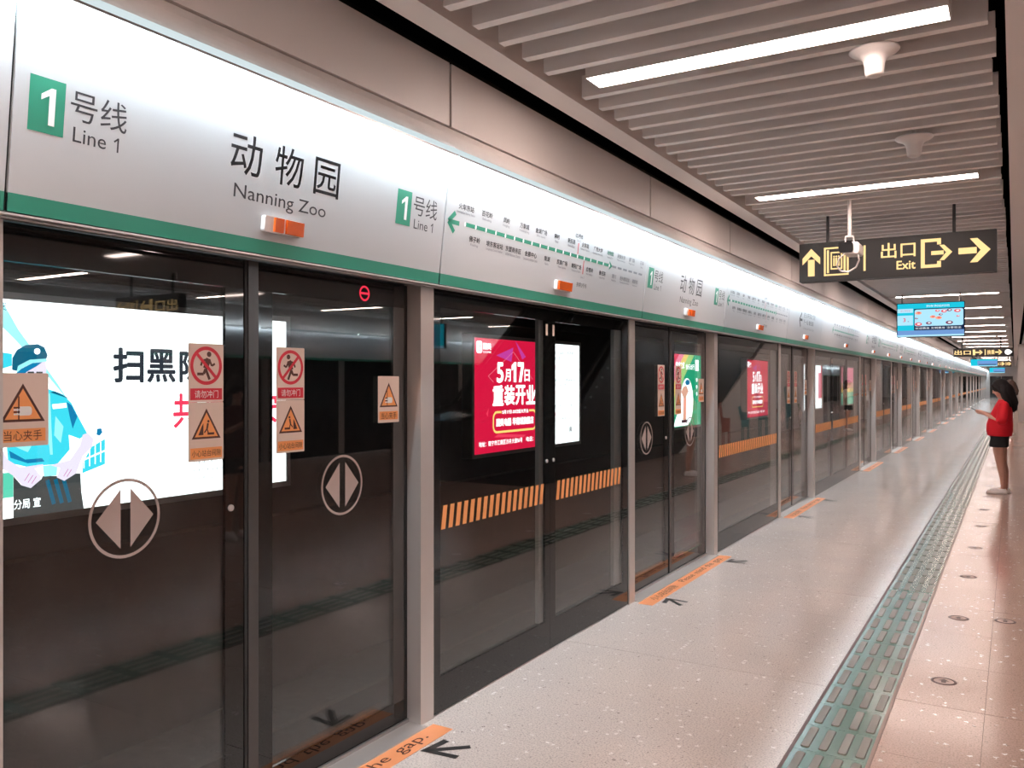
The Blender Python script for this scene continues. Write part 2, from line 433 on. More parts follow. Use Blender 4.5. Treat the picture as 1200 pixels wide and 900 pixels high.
# ceiling lamps
def make_lamp(x0, x1):
    mb = MB()
    mb.box(x0 - 0.006, x0, -0.082, 0.082, -0.004, 0.07); mb.box(x1, x1 + 0.006, -0.082, 0.082, -0.004, 0.07)
    mb.box(x0, x1, -0.082, -0.076, -0.004, 0.07); mb.box(x0, x1, 0.076, 0.082, -0.004, 0.07); mb.box(x0, x1, -0.076, 0.076, 0.05, 0.07)
    dif = MB().box(x0, x1, -0.076, 0.076, -0.002, 0.02)
    return mb.mesh('housing', ['white_plastic']), dif.mesh('diffuser', ['lamp_glow'])
hm, dm = make_lamp(0.63, 2.215)
for y in LY:
    if y > Y1 - 1: continue
    own = {0: 'long linear lamp in the slats touching the first white funnel antenna', 1: 'linear lamp in the slats between the second funnel antenna and the camera pole', 2: 'linear lamp in the slats hidden right behind the exit sign', 3: 'linear lamp in the slats between exit sign and the information screen', 4: 'linear lamp in the slats directly above the information screen'}.get(round((y - 3.85) / 3.15))
    off = '_offscreen' if y < 3 else ''
    t = thing('ceiling_light' + off, (own or ('long white linear lamp in the slats beyond the information screen' if y > 3 else 'linear lamp in the slats before the first funnel antenna, out of the picture')), 'ceiling light', (0, y, ZC), 0, None if own else ('lamps in the slatted ceiling' if y > 3 else 'lamps out of the picture'))
    link('housing', hm, t); link('diffuser' + off, dm, t)
for y in LY[::1]:
    if y > 60: continue
    t = thing('ceiling_light_offscreen', 'linear lamp in the slatted ceiling along the far side of the platform', 'ceiling light', (OPP - 2.845, y, ZC), 0, 'lamps on the far side of the platform')
    link('housing', hm, t); link('diffuser_offscreen', dm, t)
# the one lamp over the middle of the platform that the door glass mirrors
hm2, dm2 = make_lamp(-0.7, 0.7)
t = thing('ceiling_light_offscreen', 'linear lamp under the flat ceiling in the middle of the platform, mirrored in glass', 'ceiling light', (5.6, 5.95, ZC - 0.071))
link('housing', hm2, t); link('diffuser_offscreen', dm2, t)

# ------------------------------------------------------------------ left wall above the doors, tunnel
wall_left = structure(MB().box(-0.13, -0.04, Y0, Y1, 2.86, 3.30).obj('wall_left', 'rubber'))
def fascia_bays():
    """(y0, y1, kind, index): door boards and the boards over the fixed glass between them"""
    out = []
    for i, D in enumerate(DOORS):
        b1 = D - 0.05; b0 = b1 - 2.03; out.append((b0, b1, 'door', i))
        if i + 1 < len(DOORS): out.append((b1, DOORS[i + 1] - 0.05 - 2.03, 'fixed', i))
    out.insert(0, (Y0, out[0][0], 'fixed', -1)); out.append((out[-1][1], Y1, 'fixed', 99)); return out
BAYS = fascia_bays()
for (a, b, kd, i) in BAYS:
    mb = MB(); g = 0.009
    mb.box(0.055, 0.135, a + g, b - g, 2.865, 3.165)
    mb.obj('upper_panel', 'white_panel', wall_left)
# bull-nosed cove between the lamp trough and the upper panels
mb = MB(); prof = [(0.05, 2.752), (0.128, 2.752)] + [(0.128 + 0.018 * math.sin(R(t)), 2.80 - 0.045 * math.cos(R(t))) for t in range(0, 121, 20)] + [(0.12, 2.862), (0.05, 2.862)]
mb.prism(prof, lambda a, b, d: (a, d, b), Y0, Y1); mb.obj('cove', 'cove', wall_left)
# soffit and door gear box behind the header boards, with the fine steel lips under it
structure(box_obj('trim_1', 'rubber', None, -0.13, 0.020, Y0, Y1, 2.125, 2.75))
trim = structure(box_obj('trim_2', 'steel_dark', None, -0.04, 0.030, Y0, Y1, 2.112, 2.122))
box_obj('lip', 'steel', trim, 0.050, 0.072, Y0, Y1, 2.108, 2.114)
box_obj('lip', 'steel_dark', trim, 0.030, 0.052, Y0, Y1, 2.100, 2.106)

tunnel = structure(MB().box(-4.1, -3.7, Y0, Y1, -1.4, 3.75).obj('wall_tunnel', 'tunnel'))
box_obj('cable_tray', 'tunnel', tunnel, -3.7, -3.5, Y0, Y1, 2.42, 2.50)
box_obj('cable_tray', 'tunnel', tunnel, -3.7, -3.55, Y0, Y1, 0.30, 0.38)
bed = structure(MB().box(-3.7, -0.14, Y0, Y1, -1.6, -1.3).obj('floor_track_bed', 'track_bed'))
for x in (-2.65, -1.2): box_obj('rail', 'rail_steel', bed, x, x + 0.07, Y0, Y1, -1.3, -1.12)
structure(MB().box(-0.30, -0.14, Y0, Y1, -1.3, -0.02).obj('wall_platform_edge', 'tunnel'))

# ------------------------------------------------------------------ header boards
HX0, HZ0, HX1, HZ1 = 0.066, 2.120, 0.131, 2.700
HL = math.hypot(HX1 - HX0, HZ1 - HZ0); ux, uz = (HX1 - HX0) / HL, (HZ1 - HZ0) / HL
def hfn(off):  # board coordinates: a along the platform, b up the tilted face, off proud of it
    return lambda a, b: (HX0 + ux * b + uz * off, a, HZ0 + uz * b - ux * off)
STN = ['火车东站', '佛子岭', '百花岭', '埌东客运站', '凤岭', '东盟商务区', '万象城', '会展中心', '金湖广场', '南湖', '麻村', '民族广场', '新民路', '朝阳广场', '火车站', '白苍岭', '广西大学', '鲁班路', '动物园', '清川', '民族大学', '西乡塘客运站', '鹏飞路', '南职院', '石埠']
ENG = ['Nanning East Railway Station', 'Foziling', 'Baihualing', 'Langdong Coach Station', 'Fengling', 'ASEAN Business District', 'Wanxiangcheng', 'Convention & Exhibition Centre', 'Jinhu Square', 'Nanhu', 'Macun', 'Minzu Square', 'Xinmin Road', 'Chaoyang Square', 'Railway Station', 'Baicangling', 'Guangxi University', 'Luban Road', 'Nanning Zoo', 'Qingchuan', 'Minzu University', 'Xixiangtang Coach Station', 'Pengfei Road', 'Nanzhiyuan', 'Shibu']
INK = ['ink', 'green_box', 'ink_white', 'ink_grey', 'ink_red']
def line_logo(mb, a, fn):
    flat(mb, rect(a, a + 0.103, 0.232, 0.385), fn, 1)
    f2 = lambda p, q: Vector(fn(p, q)) + Vector((0.0004, 0, 0))
    flat(mb, [(a + 0.057, 0.256), (a + 0.075, 0.256), (a + 0.075, 0.360), (a + 0.062, 0.360), (a + 0.057, 0.345)], f2, 2)
    flat(mb, [(a + 0.062, 0.360), (a + 0.057, 0.338), (a + 0.034, 0.322), (a + 0.034, 0.338)], f2, 2)
    put_text(mb, '号线', fn, a + 0.120, 0.290, x1=a + 0.300, y1=0.378, m=0)
    put_text(mb, 'Line', fn, a + 0.132, 0.229, x1=a + 0.236, y1=0.272, m=0)
    bar2d(mb, (a + 0.275, 0.229), (a + 0.275, 0.272), 0.0055, fn, 0); bar2d(mb, (a + 0.275, 0.270), (a + 0.262, 0.259), 0.005, fn, 0)
def logo_letters(a):
    mb = MB(); line_logo(mb, a, hfn(0.0004)); return mb
def name_letters():
    mb = MB(); fn = hfn(0.0004)
    for c, a in zip('动物园', (0.745, 0.950, 1.152)): put_text(mb, c, fn, a, 0.265, x1=a + 0.141, y1=0.408, bold=0.004)
    put_text(mb, 'Nanning Zoo', fn, 0.770, 0.166, x1=1.230, y1=0.230)
    return mb
def direction_letters():
    mb = MB(); ar = MB(); fn = hfn(0.0004); a = 0.60
    bar2d(ar, (a, 0.32), (a + 0.16, 0.32), 0.03, fn); bar2d(ar, (a - 0.01, 0.32), (a + 0.09, 0.41), 0.03, fn); bar2d(ar, (a - 0.01, 0.32), (a + 0.09, 0.23), 0.03, fn)
    put_text(mb, '往 火车东站 方向', fn, a + 0.22, 0.36, x1=a + 0.92, y1=0.43)
    put_text(mb, '下一站 鲁班路', fn, a + 0.22, 0.275, x1=a + 0.86, y1=0.335)
    put_text(mb, 'To Nanning East Railway Station', fn, a + 0.22, 0.20, x1=a + 0.92, y1=0.24, m=3)
    return mb, ar
def route_letters():
    mb = MB(); fn = hfn(0.0004); lz = 0.312; n = 25
    a0 = 0.175; xs = [a0 + 1.735 * (1 - (1 - k / 18.0) ** 1.0) for k in range(19)] + [a0 + 1.735 + 0.093 * k for k in range(1, 7)]
    f2 = lambda p, q: Vector(fn(p, q)) + Vector((0.0004, 0, 0))
    bar2d(mb, (a0, lz), (xs[18] + 0.02, lz), 0.020, fn, 1)
    flat(mb, [(xs[18], lz - 0.03), (xs[18] + 0.05, lz), (xs[18], lz + 0.03)], fn, 1)
    for k in range(19, 25): bar2d(mb, (xs[k] - 0.045, lz), (xs[k] + 0.022, lz), 0.014, fn, 3)
    bar2d(mb, (0.035, lz - 0.005), (0.125, lz - 0.005), 0.022, fn, 1)
    bar2d(mb, (0.032, lz - 0.005), (0.085, lz + 0.042), 0.024, fn, 1); bar2d(mb, (0.032, lz - 0.005), (0.085, lz - 0.052), 0.024, fn, 1)
    for k in range(19): flat(mb, circle(xs[k], lz, 0.008, 10, 0.012), f2, 2)
    for k in range(25):
        up = k % 2 == 0; c = 1 if k == 18 else (0 if k < 18 else 3)
        h = 0.030; off = 0.066 if up else -0.078
        wd = min(0.034 * len(STN[k]), 0.165)
        put_text(mb, STN[k], fn, xs[k] - wd / 2, lz + off, x1=xs[k] + wd / 2, y1=lz + off + h, m=c, bold=0.02)
        we = min(0.0085 * len(ENG[k]), 0.16)
        put_text(mb, ENG[k], fn, xs[k] - we / 2, lz + off - 0.022, x1=xs[k] + we / 2, y1=lz + off - 0.007, m=3, bold=0.01)
    bar2d(mb, (xs[13], lz + 0.015), (xs[13], lz + 0.082), 0.010, fn, 4); bar2d(mb, (xs[14], lz - 0.015), (xs[14], lz - 0.10), 0.009, fn, 4)
    put_text(mb, '往2号线', fn, 0, lz + 0.112, h=0.030, cx=xs[13], bold=0.02); put_text(mb, '换乘2号线', fn, 0, lz - 0.185, h=0.030, cx=xs[14])
    put_text(mb, 'Line 2', fn, 0, lz + 0.090, h=0.015, cx=xs[13], m=3); put_text(mb, 'Line 2', fn, 0, lz - 0.128, h=0.015, cx=xs[14], m=3)
    return mb
LOGO_ME = [logo_letters(a).mesh('line_logo', INK) for a in (0.045, 1.665)]
NAME_ME = name_letters().mesh('station_name', INK); _d = direction_letters(); DIR_ME = _d[0].mesh('direction_lettering', INK); DAR_ME = _d[1].mesh('left_arrow', INK)
ROUTE_ME = route_letters().mesh('route_map', INK)
def door_lamp(parent, a, split=True):
    fn = lambda p, q, d: Vector(hfn(d)(p, q))
    b = MB().prism(rrect(a - 0.097, a + 0.097, 0.082, 0.140, 0.008, 2), lambda p, q, d: fn(p, q, d), 0.001, 0.022).obj('door_lamp', 'white_plastic', parent)
    if not split:
        MB().prism(rect(a - 0.086, a + 0.086, 0.085, 0.137), fn, 0.001, 0.032).obj('lens', 'lamp_orange', b); return
    MB().prism(rect(a - 0.055, a - 0.012, 0.085, 0.137), fn, 0.001, 0.032).obj('lens', 'lamp_orange', b)
    MB().prism(rect(a + 0.004, a + 0.090, 0.085, 0.137), fn, 0.001, 0.032).obj('lens', 'lamp_orange', b)
_lens_cache = {}
def header_board(a, b, kd, i):
    wd = b - a
    if kd == 'door':
        dirb = i >= 3 and i % 3 == 0
        lab = ('white header board with left arrow and direction lettering above a sliding door' if dirb else 'white header board with green 1 line logos and station name above a sliding door')
        own = {1: 'above the sliding door in front of the policeman poster', 2: 'above the sliding door with green rainbow poster'}.get(i)
        if own: lab = 'white header board with station name ' + own
        t = thing('header_board', lab, 'sign', (0, a, 0), 0, None if own else 'direction boards over the doors' if dirb else 'station name boards over the doors')
    else:
        lab = 'white header board with the green route map above fixed glass'
        if wd > 3: lab = 'longer white header board with the green route map above wide fixed glass'
        own = {1: 'white route map board above the fixed glass in front of the first red poster', 2: 'white route map board above fixed glass just past the green rainbow poster door'}.get(i)
        lab = own or lab
        t = thing('header_board', lab, 'sign', (0, a, 0), 0, None if own else 'route map boards over fixed glass' if wd < 3 else 'long route map boards')
    g = 0.005; fn3 = lambda p, q, d: Vector(hfn(d)(p, q))
    MB().prism(rect(g, wd - g, 0.0, HL), fn3, -0.012, 0.0).obj('board', 'white_board', t)
    MB().prism(rect(g, wd - g, -0.001, 0.050), fn3, -0.011, 0.0004).obj('green_stripe', 'green', t)
    if kd == 'door':
        if dirb: link('direction_lettering', DIR_ME, t); link('left_arrow', DAR_ME, t)
        else:
            link('station_name', NAME_ME, t)
            for me in LOGO_ME: link('line_logo', me, t)
    else:
        o = link('route_map', ROUTE_ME, t)
        if wd > 3: o.location.y = 0.8
    door_lamp(t, (wd / 2 - 0.03) if kd == 'fixed' else 1.0, kd == 'door')
    off = '_offscreen' if b < 0 else ''
    # lamp trough on the board's top edge: housing with a glowing underside
    tr = MB().prism([(0.177, 2.718), (0.182, 2.718), (0.182, 2.748), (0.125, 2.750), (0.125, 2.746), (0.165, 2.746)], lambda p, q, d: (p, d, q), g, wd - g).obj('lamp_trough' + off, 'strip_front', t)
    MB().face([(0.1755, g, 2.7185), (0.1755, wd - g, 2.7185), (0.1635, wd - g, 2.7455), (0.1635, g, 2.7455)]).obj('diffuser' + off, 'strip_glow', tr)
    MB().prism([(0.1822, 2.714), (0.185, 2.714), (0.185, 2.722), (0.1822, 2.722)], lambda p, q, d: (p, d, q), g, wd - g).obj('trough_lip', 'steel_dark', tr)
    MB().prism([(0.128, 2.700), (0.134, 2.700), (0.138, 2.7195), (0.128, 2.7195)], lambda p, q, d: (p, d, q), g, wd - g).obj('top_lip', 'steel', t)
for bay in BAYS: header_board(*bay)

# ------------------------------------------------------------------ sliding doors
def dfn(x): return lambda a, b: (x, a, b)
STK = ['sticker_cream', 'sticker_orange', 'sticker_brown', 'sticker_red', 'ink_white']
def tri(cx, cy, r): return [(cx, cy + r), (cx - r * 1.0, cy - r * 0.72), (cx + r * 1.0, cy - r * 0.72)]
def hand_sticker(s=1):
    mb = MB(); L = lambda k: (lambda a, b: (0.0005 * k, a * s, b))
    mb.prism(rrect(-0.077, 0.077, -0.1085, 0.1085, 0.004, 2), lambda a, b, d: (d, a, b), -0.0005, 0.0005, 0)
    flat(mb, tri(0, 0.012, 0.066), L(2), 2); flat(mb, tri(0, 0.010, 0.053), L(3), 1)
    flat(mb, rrect(-0.018, 0.026, -0.017, 0.010, 0.008, 2), L(4), 4); bar2d(mb, (-0.013, -0.032), (-0.013, 0.040), 0.004, L(5), 2)
    for k in range(4): flat(mb, rect(-0.028, -0.010, -0.015 + 0.0065 * k, -0.0105 + 0.0065 * k), L(5), 2 if k % 2 else 4)
    flat(mb, rect(-0.068, 0.068, -0.095, -0.056), L(2), 1)
    put_text(mb, '当心夹手', lambda a, b: (0.002, a, b), -0.056, -0.091, x1=0.056, y1=-0.061, m=2)
    return mb
def rush_sticker(s=1):
    mb = MB(); L = lambda k: (lambda a, b: (0.0005 * k, a * s, b))
    mb.prism(rrect(-0.077, 0.077, -0.106, 0.106, 0.004, 2), lambda a, b, d: (d, a, b), -0.0005, 0.0005, 0)
    ring2d(mb, 0, 0.026, 0.057, 0.070, L(2), 3)
    flat(mb, circle(0.012, 0.068, 0.010, 14), L(2), 2)
    for p, q, wd in (((0.010, 0.052), (-0.004, 0.016), 0.022), ((-0.004, 0.016), (0.014, -0.024), 0.011), ((-0.004, 0.014), (-0.012, -0.004), 0.011), ((-0.012, -0.004), (-0.040, -0.004), 0.010), ((0.012, 0.050), (0.024, 0.026), 0.008), ((0.024, 0.026), (0.038, 0.034), 0.008), ((0.006, 0.050), (-0.018, 0.044), 0.008), ((-0.018, 0.044), (-0.024, 0.026), 0.008)): bar2d(mb, p, q, wd, L(2), 2)
    bar2d(mb, (-0.043, 0.070), (0.043, -0.018), 0.012, L(3), 3)
    flat(mb, rect(-0.070, 0.070, -0.098, -0.056), L(2), 3)
    put_text(mb, '请勿冲门', lambda a, b: (0.002, a, b), -0.052, -0.091, x1=0.052, y1=-0.063, m=4)
    return mb
def gap_sticker(s=1):
    mb = MB(); L = lambda k: (lambda a, b: (0.0005 * k, a * s, b))
    mb.prism(rrect(-0.077, 0.077, -0.106, 0.106, 0.004, 2), lambda a, b, d: (d, a, b), -0.0005, 0.0005, 0)
    flat(mb, tri(0, 0.020, 0.064), L(2), 2); flat(mb, tri(0, 0.018, 0.051), L(3), 1)
    flat(mb, [(-0.036, -0.012), (-0.014, -0.012), (-0.014, 0.030), (-0.020, 0.022)], L(4), 2); flat(mb, rect(0.004, 0.034, -0.012, -0.004), L(4), 2)
    for p, q, wd in (((0.006, 0.030), (0.002, 0.010), 0.008), ((0.002, 0.010), (0.008, -0.006), 0.005), ((0.002, 0.010), (-0.010, -0.004), 0.005)): bar2d(mb, p, q, wd, L(4), 2)
    flat(mb, circle(0.008, 0.037, 0.005, 10), L(4), 2)
    flat(mb, rect(-0.070, 0.070, -0.098, -0.058), L(2), 1)
    put_text(mb, '小心站台间隙', lambda a, b: (0.002, a, b), -0.064, -0.090, x1=0.064, y1=-0.066, m=2)
    return mb
def arrow_emblem():
    mb = MB(); f = lambda a, b: (0.0008, a, b)
    ring2d(mb, 0, 0, 0.121, 0.131, f)
    flat(mb, [(-0.018, 0.098), (-0.018, -0.098), (-0.105, 0.0)], f); flat(mb, [(0.018, -0.098), (0.018, 0.098), (0.105, 0.0)], f)
    return mb
STM = {k: f.mesh(n, STK) for k, n, f in (('hand', 'pinch_sticker', hand_sticker()), ('rush0', 'no_rushing_sticker', rush_sticker()), ('rush1', 'no_rushing_sticker', rush_sticker(-1)), ('gap0', 'gap_sticker', gap_sticker()), ('gap1', 'gap_sticker', gap_sticker(-1)))}
EMB = arrow_emblem().mesh('arrow_emblem', ['frosted'])
LXA, LXB = -0.096, -0.082        # door leaves run behind the fixed glass
def no_entry():
    mb = MB(); f = dfn(0); ring2d(mb, 0, 0, 0.026, 0.035, f, 0, 28); flat(mb, rect(-0.026, 0.026, -0.005, 0.005), f, 0); return mb
NOE = no_entry().mesh('red_no_entry_lamp', ['led_red'])
def leaf(parent, a, b, meet, detail):
    """one glass leaf from a to b; meet = +1 if its closing edge is at b"""
    z0, z1 = 0.02, 2.112; lo, hi = z0 + 0.10, z1 - 0.11
    c_st, j_st = (0.100, 0.020) if meet > 0 else (0.125, 0.080)
    ca, cb = (a + j_st, b - c_st) if meet > 0 else (a + c_st, b - j_st)
    fr = MB()
    fr.box(LXA, LXB, a, b, z0, lo); fr.box(LXA, LXB, a, b, hi, z1)
    cl0, cl1 = (b - c_st, b) if meet > 0 else (a, a + c_st)
    fr.box(LXA, LXB, cl0, cl1, lo, hi)
    lf = fr.obj('door_leaf', 'frit', parent)
    MB().box(LXA + 0.001, LXB - 0.001, ca, cb, lo, hi).obj('glass_pane', 'clear_glass', lf)
    j0, j1 = (a, a + j_st) if meet > 0 else (b - j_st, b)
    MB().box(LXA, LXB, j0, j1, lo, hi).obj('jamb_stile', 'stile_grey', lf)
    e0, e1 = (b - 0.010, b + 0.002) if meet > 0 else (a + 0.0, a + 0.05)
    MB().box(LXA - 0.01, LXB + 0.004, e0, e1, z0, z1).obj('closing_edge', 'rubber' if meet > 0 else 'stile_grey', lf)
    if detail >= 1:
        x = LXB + 0.0015
        hy = a + 0.098 if meet > 0 else b - 0.117
        o = link('pinch_sticker', STM['hand'], lf); o.location = (x, hy, 1.566)
        ry = (b - 0.187) if meet > 0 else (a + 0.221)
        o = link('no_rushing_sticker', STM['rush0' if meet > 0 else 'rush1'], lf); o.location = (x, ry, 1.681)
        o = link('gap_sticker', STM['gap0' if meet > 0 else 'gap1'], lf); o.location = (x, ry, 1.468)
        ey = (b - 0.512) if meet > 0 else (a + 0.528)
        o = link('arrow_emblem', EMB, lf); o.location = (x, ey, 1.198)
        if meet > 0:
            mb = MB(); mb.cone((LXB, b - 0.075, 1.176), 0.013, (LXB + 0.006, b - 0.075, 1.176), 0.012, 16); mb.cone((LXB + 0.006, b - 0.075, 1.176), 0.006, (LXB + 0.007, b - 0.075, 1.176), 0.006, 10)
            mb.obj('lock_cylinder', 'steel', lf)
        else:
            o = link('red_no_entry_lamp', NOE, lf); o.location = (LXB + 0.002, a + 0.675, 2.048)
def sliding_door(D, detail, label, group=None):
    """built about the right jamb's outer edge"""
    t = thing('sliding_door', label, 'door', (0, D, 0), 0, group)
    MB().box(-0.10, 0.0, -0.105, 0.0, 0.0, 2.118).obj('jamb', 'steel', t)
    MB().box(-0.10, 0.0, -DW - 0.105, -DW, 0.0, 2.118).obj('jamb', 'steel', t)
    MB().box(-0.135, 0.036, -DW, -0.105, -0.002, 0.006).obj('threshold', 'steel_dark' if detail < 0 else 'steel', t)
    MB().box(-0.079, -0.070, -DW, -0.105, 0.006, 0.020).obj('guide_rail', 'steel_dark', t)
    a, b = -DW, -0.105; mid = -1.098
    leaf(t, a + 0.002, mid - 0.004, +1, detail); leaf(t, mid + 0.004, b - 0.026, -1, detail)
    MB().box(LXA, LXB, b - 0.025, b, 0.02, 2.112).obj('brush_seal', 'rubber', t)
    return t
near_d = sliding_door(DOORS[1], 1, 'glass sliding door with safety stickers in front of the policeman poster')
for i, D in enumerate(DOORS):
    if i == 1: continue
    if i == 2: lab, grp = 'glass sliding door with safety stickers in front of the green rainbow poster', None
    else: lab, grp = 'glass sliding door with steel jambs in the long screen wall', 'sliding doors along the platform'
    if D < 40:
        c = copy_tree(near_d); c.location.y = D; tag(c, lab, 'door', grp)
        for q in list(c.children_recursive):
            if q.name.startswith('red_no_entry_lamp'): bpy.data.objects.remove(q, do_unlink=True)
    else: sliding_door(D, 0, lab, grp) if i == 12 else None
    if i == 12: far_d = [o for o in COL.objects if o.name.startswith('sliding_door')][-1]
FAR = [o for o in bpy.data.objects if o.parent is None and o.name.startswith('sliding_door') and abs(o.location.y - DOORS[12]) < 0.01][0]
for i, D in enumerate(DOORS):
    if D >= 40 and i != 12: c = copy_tree(FAR); c.location.y = D
for o in bpy.data.objects:
    if o.parent is None and o.name.startswith('sliding_door') and 'group' in o and o is near_d: del o['group']

# ------------------------------------------------------------------ fixed glass between the doors
HAZ = {}
def hazard(n, wd):
    if (n, round(wd, 3)) in HAZ: return HAZ[(n, round(wd, 3))]
    mb = MB(); p = wd / n
    for k in range(n):
        s = k * p; mb.prism([(s, 0.0), (s + p * 0.56, 0.0), (s + p * 0.56 + 0.02, 0.118), (s + 0.02, 0.118)], lambda a, b, d: (d, a, b), 0.0, 0.0008)
    HAZ[(n, round(wd, 3))] = mb.mesh('hazard_stripes', ['sticker_orange']); return HAZ[(n, round(wd, 3))]
def fixed_glass(a, b, label, group, detail, panes):
    t = thing('fixed_glass_screen', label, 'glass screen', (0, a, 0), 0, group); L = b - a
    npan = panes; pw = L / npan
    x0, x1 = -0.022, -0.008
    for k in range(npan):
        s0, s1 = k * pw + 0.001, (k + 1) * pw - 0.001
        el = 0.064 if k == 0 else 0.066; er = (0.10 if npan > 1 else 0.03) if k == npan - 1 else 0.066
        gl = 0.0 if k == 0 else 0.03; gr = 0.12 if k == npan - 1 else 0.045
        fr = MB(); lo, hi = 0.185, 2.02
        fr.box(x0, x1, s0, s1, 0.008, lo); fr.box(x0, x1, s0, s1, hi, 2.115)
        fr.box(x0, x1, s0, s0 + el, lo, hi); fr.box(x0, x1, s1 - er, s1, lo, hi)
        p = fr.obj('glass_panel', 'frit', t)
        MB().box(x0 + .001, x1 - .001, s0 + el, s1 - er, lo, hi).obj('glass_pane', 'clear_glass', p)
        if detail and npan > 1:
            if gl: MB().box(x0 - 0.03, x0 - 0.004, s0 + el - 0.01, s0 + el + gl, lo, hi).obj('rear_stile', 'steel_dark', p)
            MB().box(x0 - 0.03, x0 - 0.004, s1 - er - gr, s1 - er + 0.01, lo, hi).obj('rear_stile', 'steel_dark', p)
            ly = (s1 - 0.045) if k == 0 else (s0 + 0.04)
            MB().cone((x1, ly, 1.165), 0.012, (x1 + 0.005, ly, 1.165), 0.011, 14).obj('lock_cylinder', 'steel', p)
            if k < 2: MB().prism(rect(ly - 0.012, ly + 0.012, 1.93, 2.0), lambda q, r, d: (d, q, r), x1, x1 + 0.0015).obj('seal_label', 'sticker_cream', p)
        hs, hw = s0 + (0.07 if k == 0 else 0.075), (s1 - s0) - 0.145 - (0.065 if k == npan - 1 and npan > 1 else 0)
        o = link('hazard_stripes', hazard(36 if npan == 1 else (17 if k == 0 else 16), hw), p); o.location = (x1 + 0.0008, hs, 0.912)
    return t
for i in range(len(DOORS)):
    a = DOORS[i]; b = DOORS[i + 1] - DW - 0.105 if i + 1 < len(DOORS) else Y1
    if i == 1: lab, g = 'fixed glass screen with orange hazard stripes between the first two doors, red poster behind', None
    elif i == 2: lab, g = 'fixed glass screen with dense orange stripes just past the green rainbow poster door', None
    else: lab, g = ('fixed glass screen with orange hazard stripes between sliding doors', 'fixed glass screens') if b - a < 3 else ('wide three-pane fixed glass screen with orange hazard stripes', 'wide fixed glass screens')
    fixed_glass(a, b, lab, g, 0 < a < 30, 3 if b - a > 3 else (1 if i % 4 == 2 else 2))

# ------------------------------------------------------------------ floor markings by the doors
def strip_letters():
    out = []; fn = lambda a, b: (0.155 - b, a, 0.0026)
    for wd, x0, x1, y0, y1 in (('小心站台间隙', 0.16, 0.66, 0.028, 0.098), ('Please', 0.82, 1.11, 0.042, 0.100), ('mind', 1.17, 1.41, 0.042, 0.100), ('the', 1.47, 1.63, 0.042, 0.100), ('gap.', 1.69, 1.90, 0.022, 0.084)):
        mb = MB(); put_text(mb, wd, fn, x0, y0, x1=x1, y1=y1); out.append(mb)
    return out
SLM = [q.mesh('lettering', ['sticker_brown']) for q in strip_letters()]
STRM = MB().box(0.040, 0.155, 0.0, 2.03, 0.0003, 0.002).mesh('strip', ['floor_orange'])
def arrow_mesh(s):
    mb = MB(); f = lambda a, b: (a, b * s, 0.0016)
    bar2d(mb, (0.185, 0.015), (0.335, 0.150), 0.034, f)
    flat(mb, [(0.165, 0.0), (0.185, 0.150), (0.222, 0.150), (0.205, 0.032)], f)
    flat(mb, [(0.165, 0.0), (0.345, 0.015), (0.345, 0.050), (0.205, 0.034)], f)
    return mb
ARM = {s: arrow_mesh(s).mesh('floor_arrow', ['floor_black']) for s in (1, -1)}
for i, D in enumerate(DOORS):
    if D > 62: continue
    lab, g = 'orange floor strip reading mind the gap along a door threshold', 'orange strips along the thresholds'
    if i == 1: lab, g = 'orange floor strip with the gap lettering at the threshold by policeman poster door', None
    t = thing('gap_warning_strip', lab, 'floor marking', (0, D - DW - 0.04, 0), 0, g)
    link('strip', STRM, t)
    for me in SLM: link('lettering', me, t)
    for s, yy2 in ((1, D - 0.33), (-1, D - DW + 0.22)):
        o = link('floor_arrow', ARM[s], None); o.location = (0, yy2, 0)
        tag(o, 'black arrow on the floor pointing in at the end of an orange door strip', 'floor marking', 'boarding arrows on the floor')
# steel ring markers let into the floor
def ring_marker():
    mb = MB()
    mb.lathe([(0.050, 0.0006), (0.052, 0.003), (0.060, 0.003), (0.066, 0.0006)], (0, 0, 0), 30, 0)
    mb.lathe([(0.0005, 0.0012), (0.050, 0.0012)], (0, 0, 0), 30, 1)
    flat(mb, [(-0.012, -0.030), (0.012, -0.030), (0.012, 0.0), (0.030, 0.0), (0.0, 0.034), (-0.030, 0.0), (-0.012, 0.0)], lambda a, b: (a, b, 0.0018), 0)
    return mb.mesh('floor_ring', ['tactile_edge', 'ring_bronze'])
RM = ring_marker()
ry = 5.21
while ry < 60:
    o = link('floor_ring', RM, None); o.location = (2.11, ry, 0)
    tag(o, 'round steel-rimmed marker let into the pink floor beside the green guiding path', 'floor marker', 'round markers beside the guiding path')
    ry += 1.446
o = link('floor_ring', RM, None); o.location = (2.39, 6.73, 0); tag(o, 'round floor marker set apart, just across the lengthwise slab joint', 'floor marker')

# ------------------------------------------------------------------ posters in light boxes on the track wall
PX = -3.55
def lightbox(y, label, W=3.06):
    t = thing('poster_light_box', label, 'poster', (PX, y, 0.70))
    fr = MB(); H = 1.52
    fr.box(-0.15, -0.01, -0.05, W + 0.05, -0.05, H + 0.05)
    for q in ((-0.05, 0, -0.05, H + 0.05), (W, W + 0.05, -0.05, H + 0.05), (0, W, -0.05, 0), (0, W, H, H + 0.05)): fr.box(-0.01, 0.012, q[0], q[1], q[2], q[3])
    fr.obj('box_frame', 'steel_dark', t)
    return t
def pf(k): return lambda a, b: (0.0012 * k, a, b)
ADM = ['ad_white', 'ad_cyan', 'ad_pale', 'ad_blue', 'ad_teal', 'ad_dark', 'ad_lilac', 'ad_grass', 'ad_red', 'ad_pink', 'ad_rose', 'ad_yellow', 'ad_green', 'ad_lime', 'ad_skin', 'ad_ink', 'ad_violet']
AI = {n[3:]: i for i, n in enumerate(ADM)}
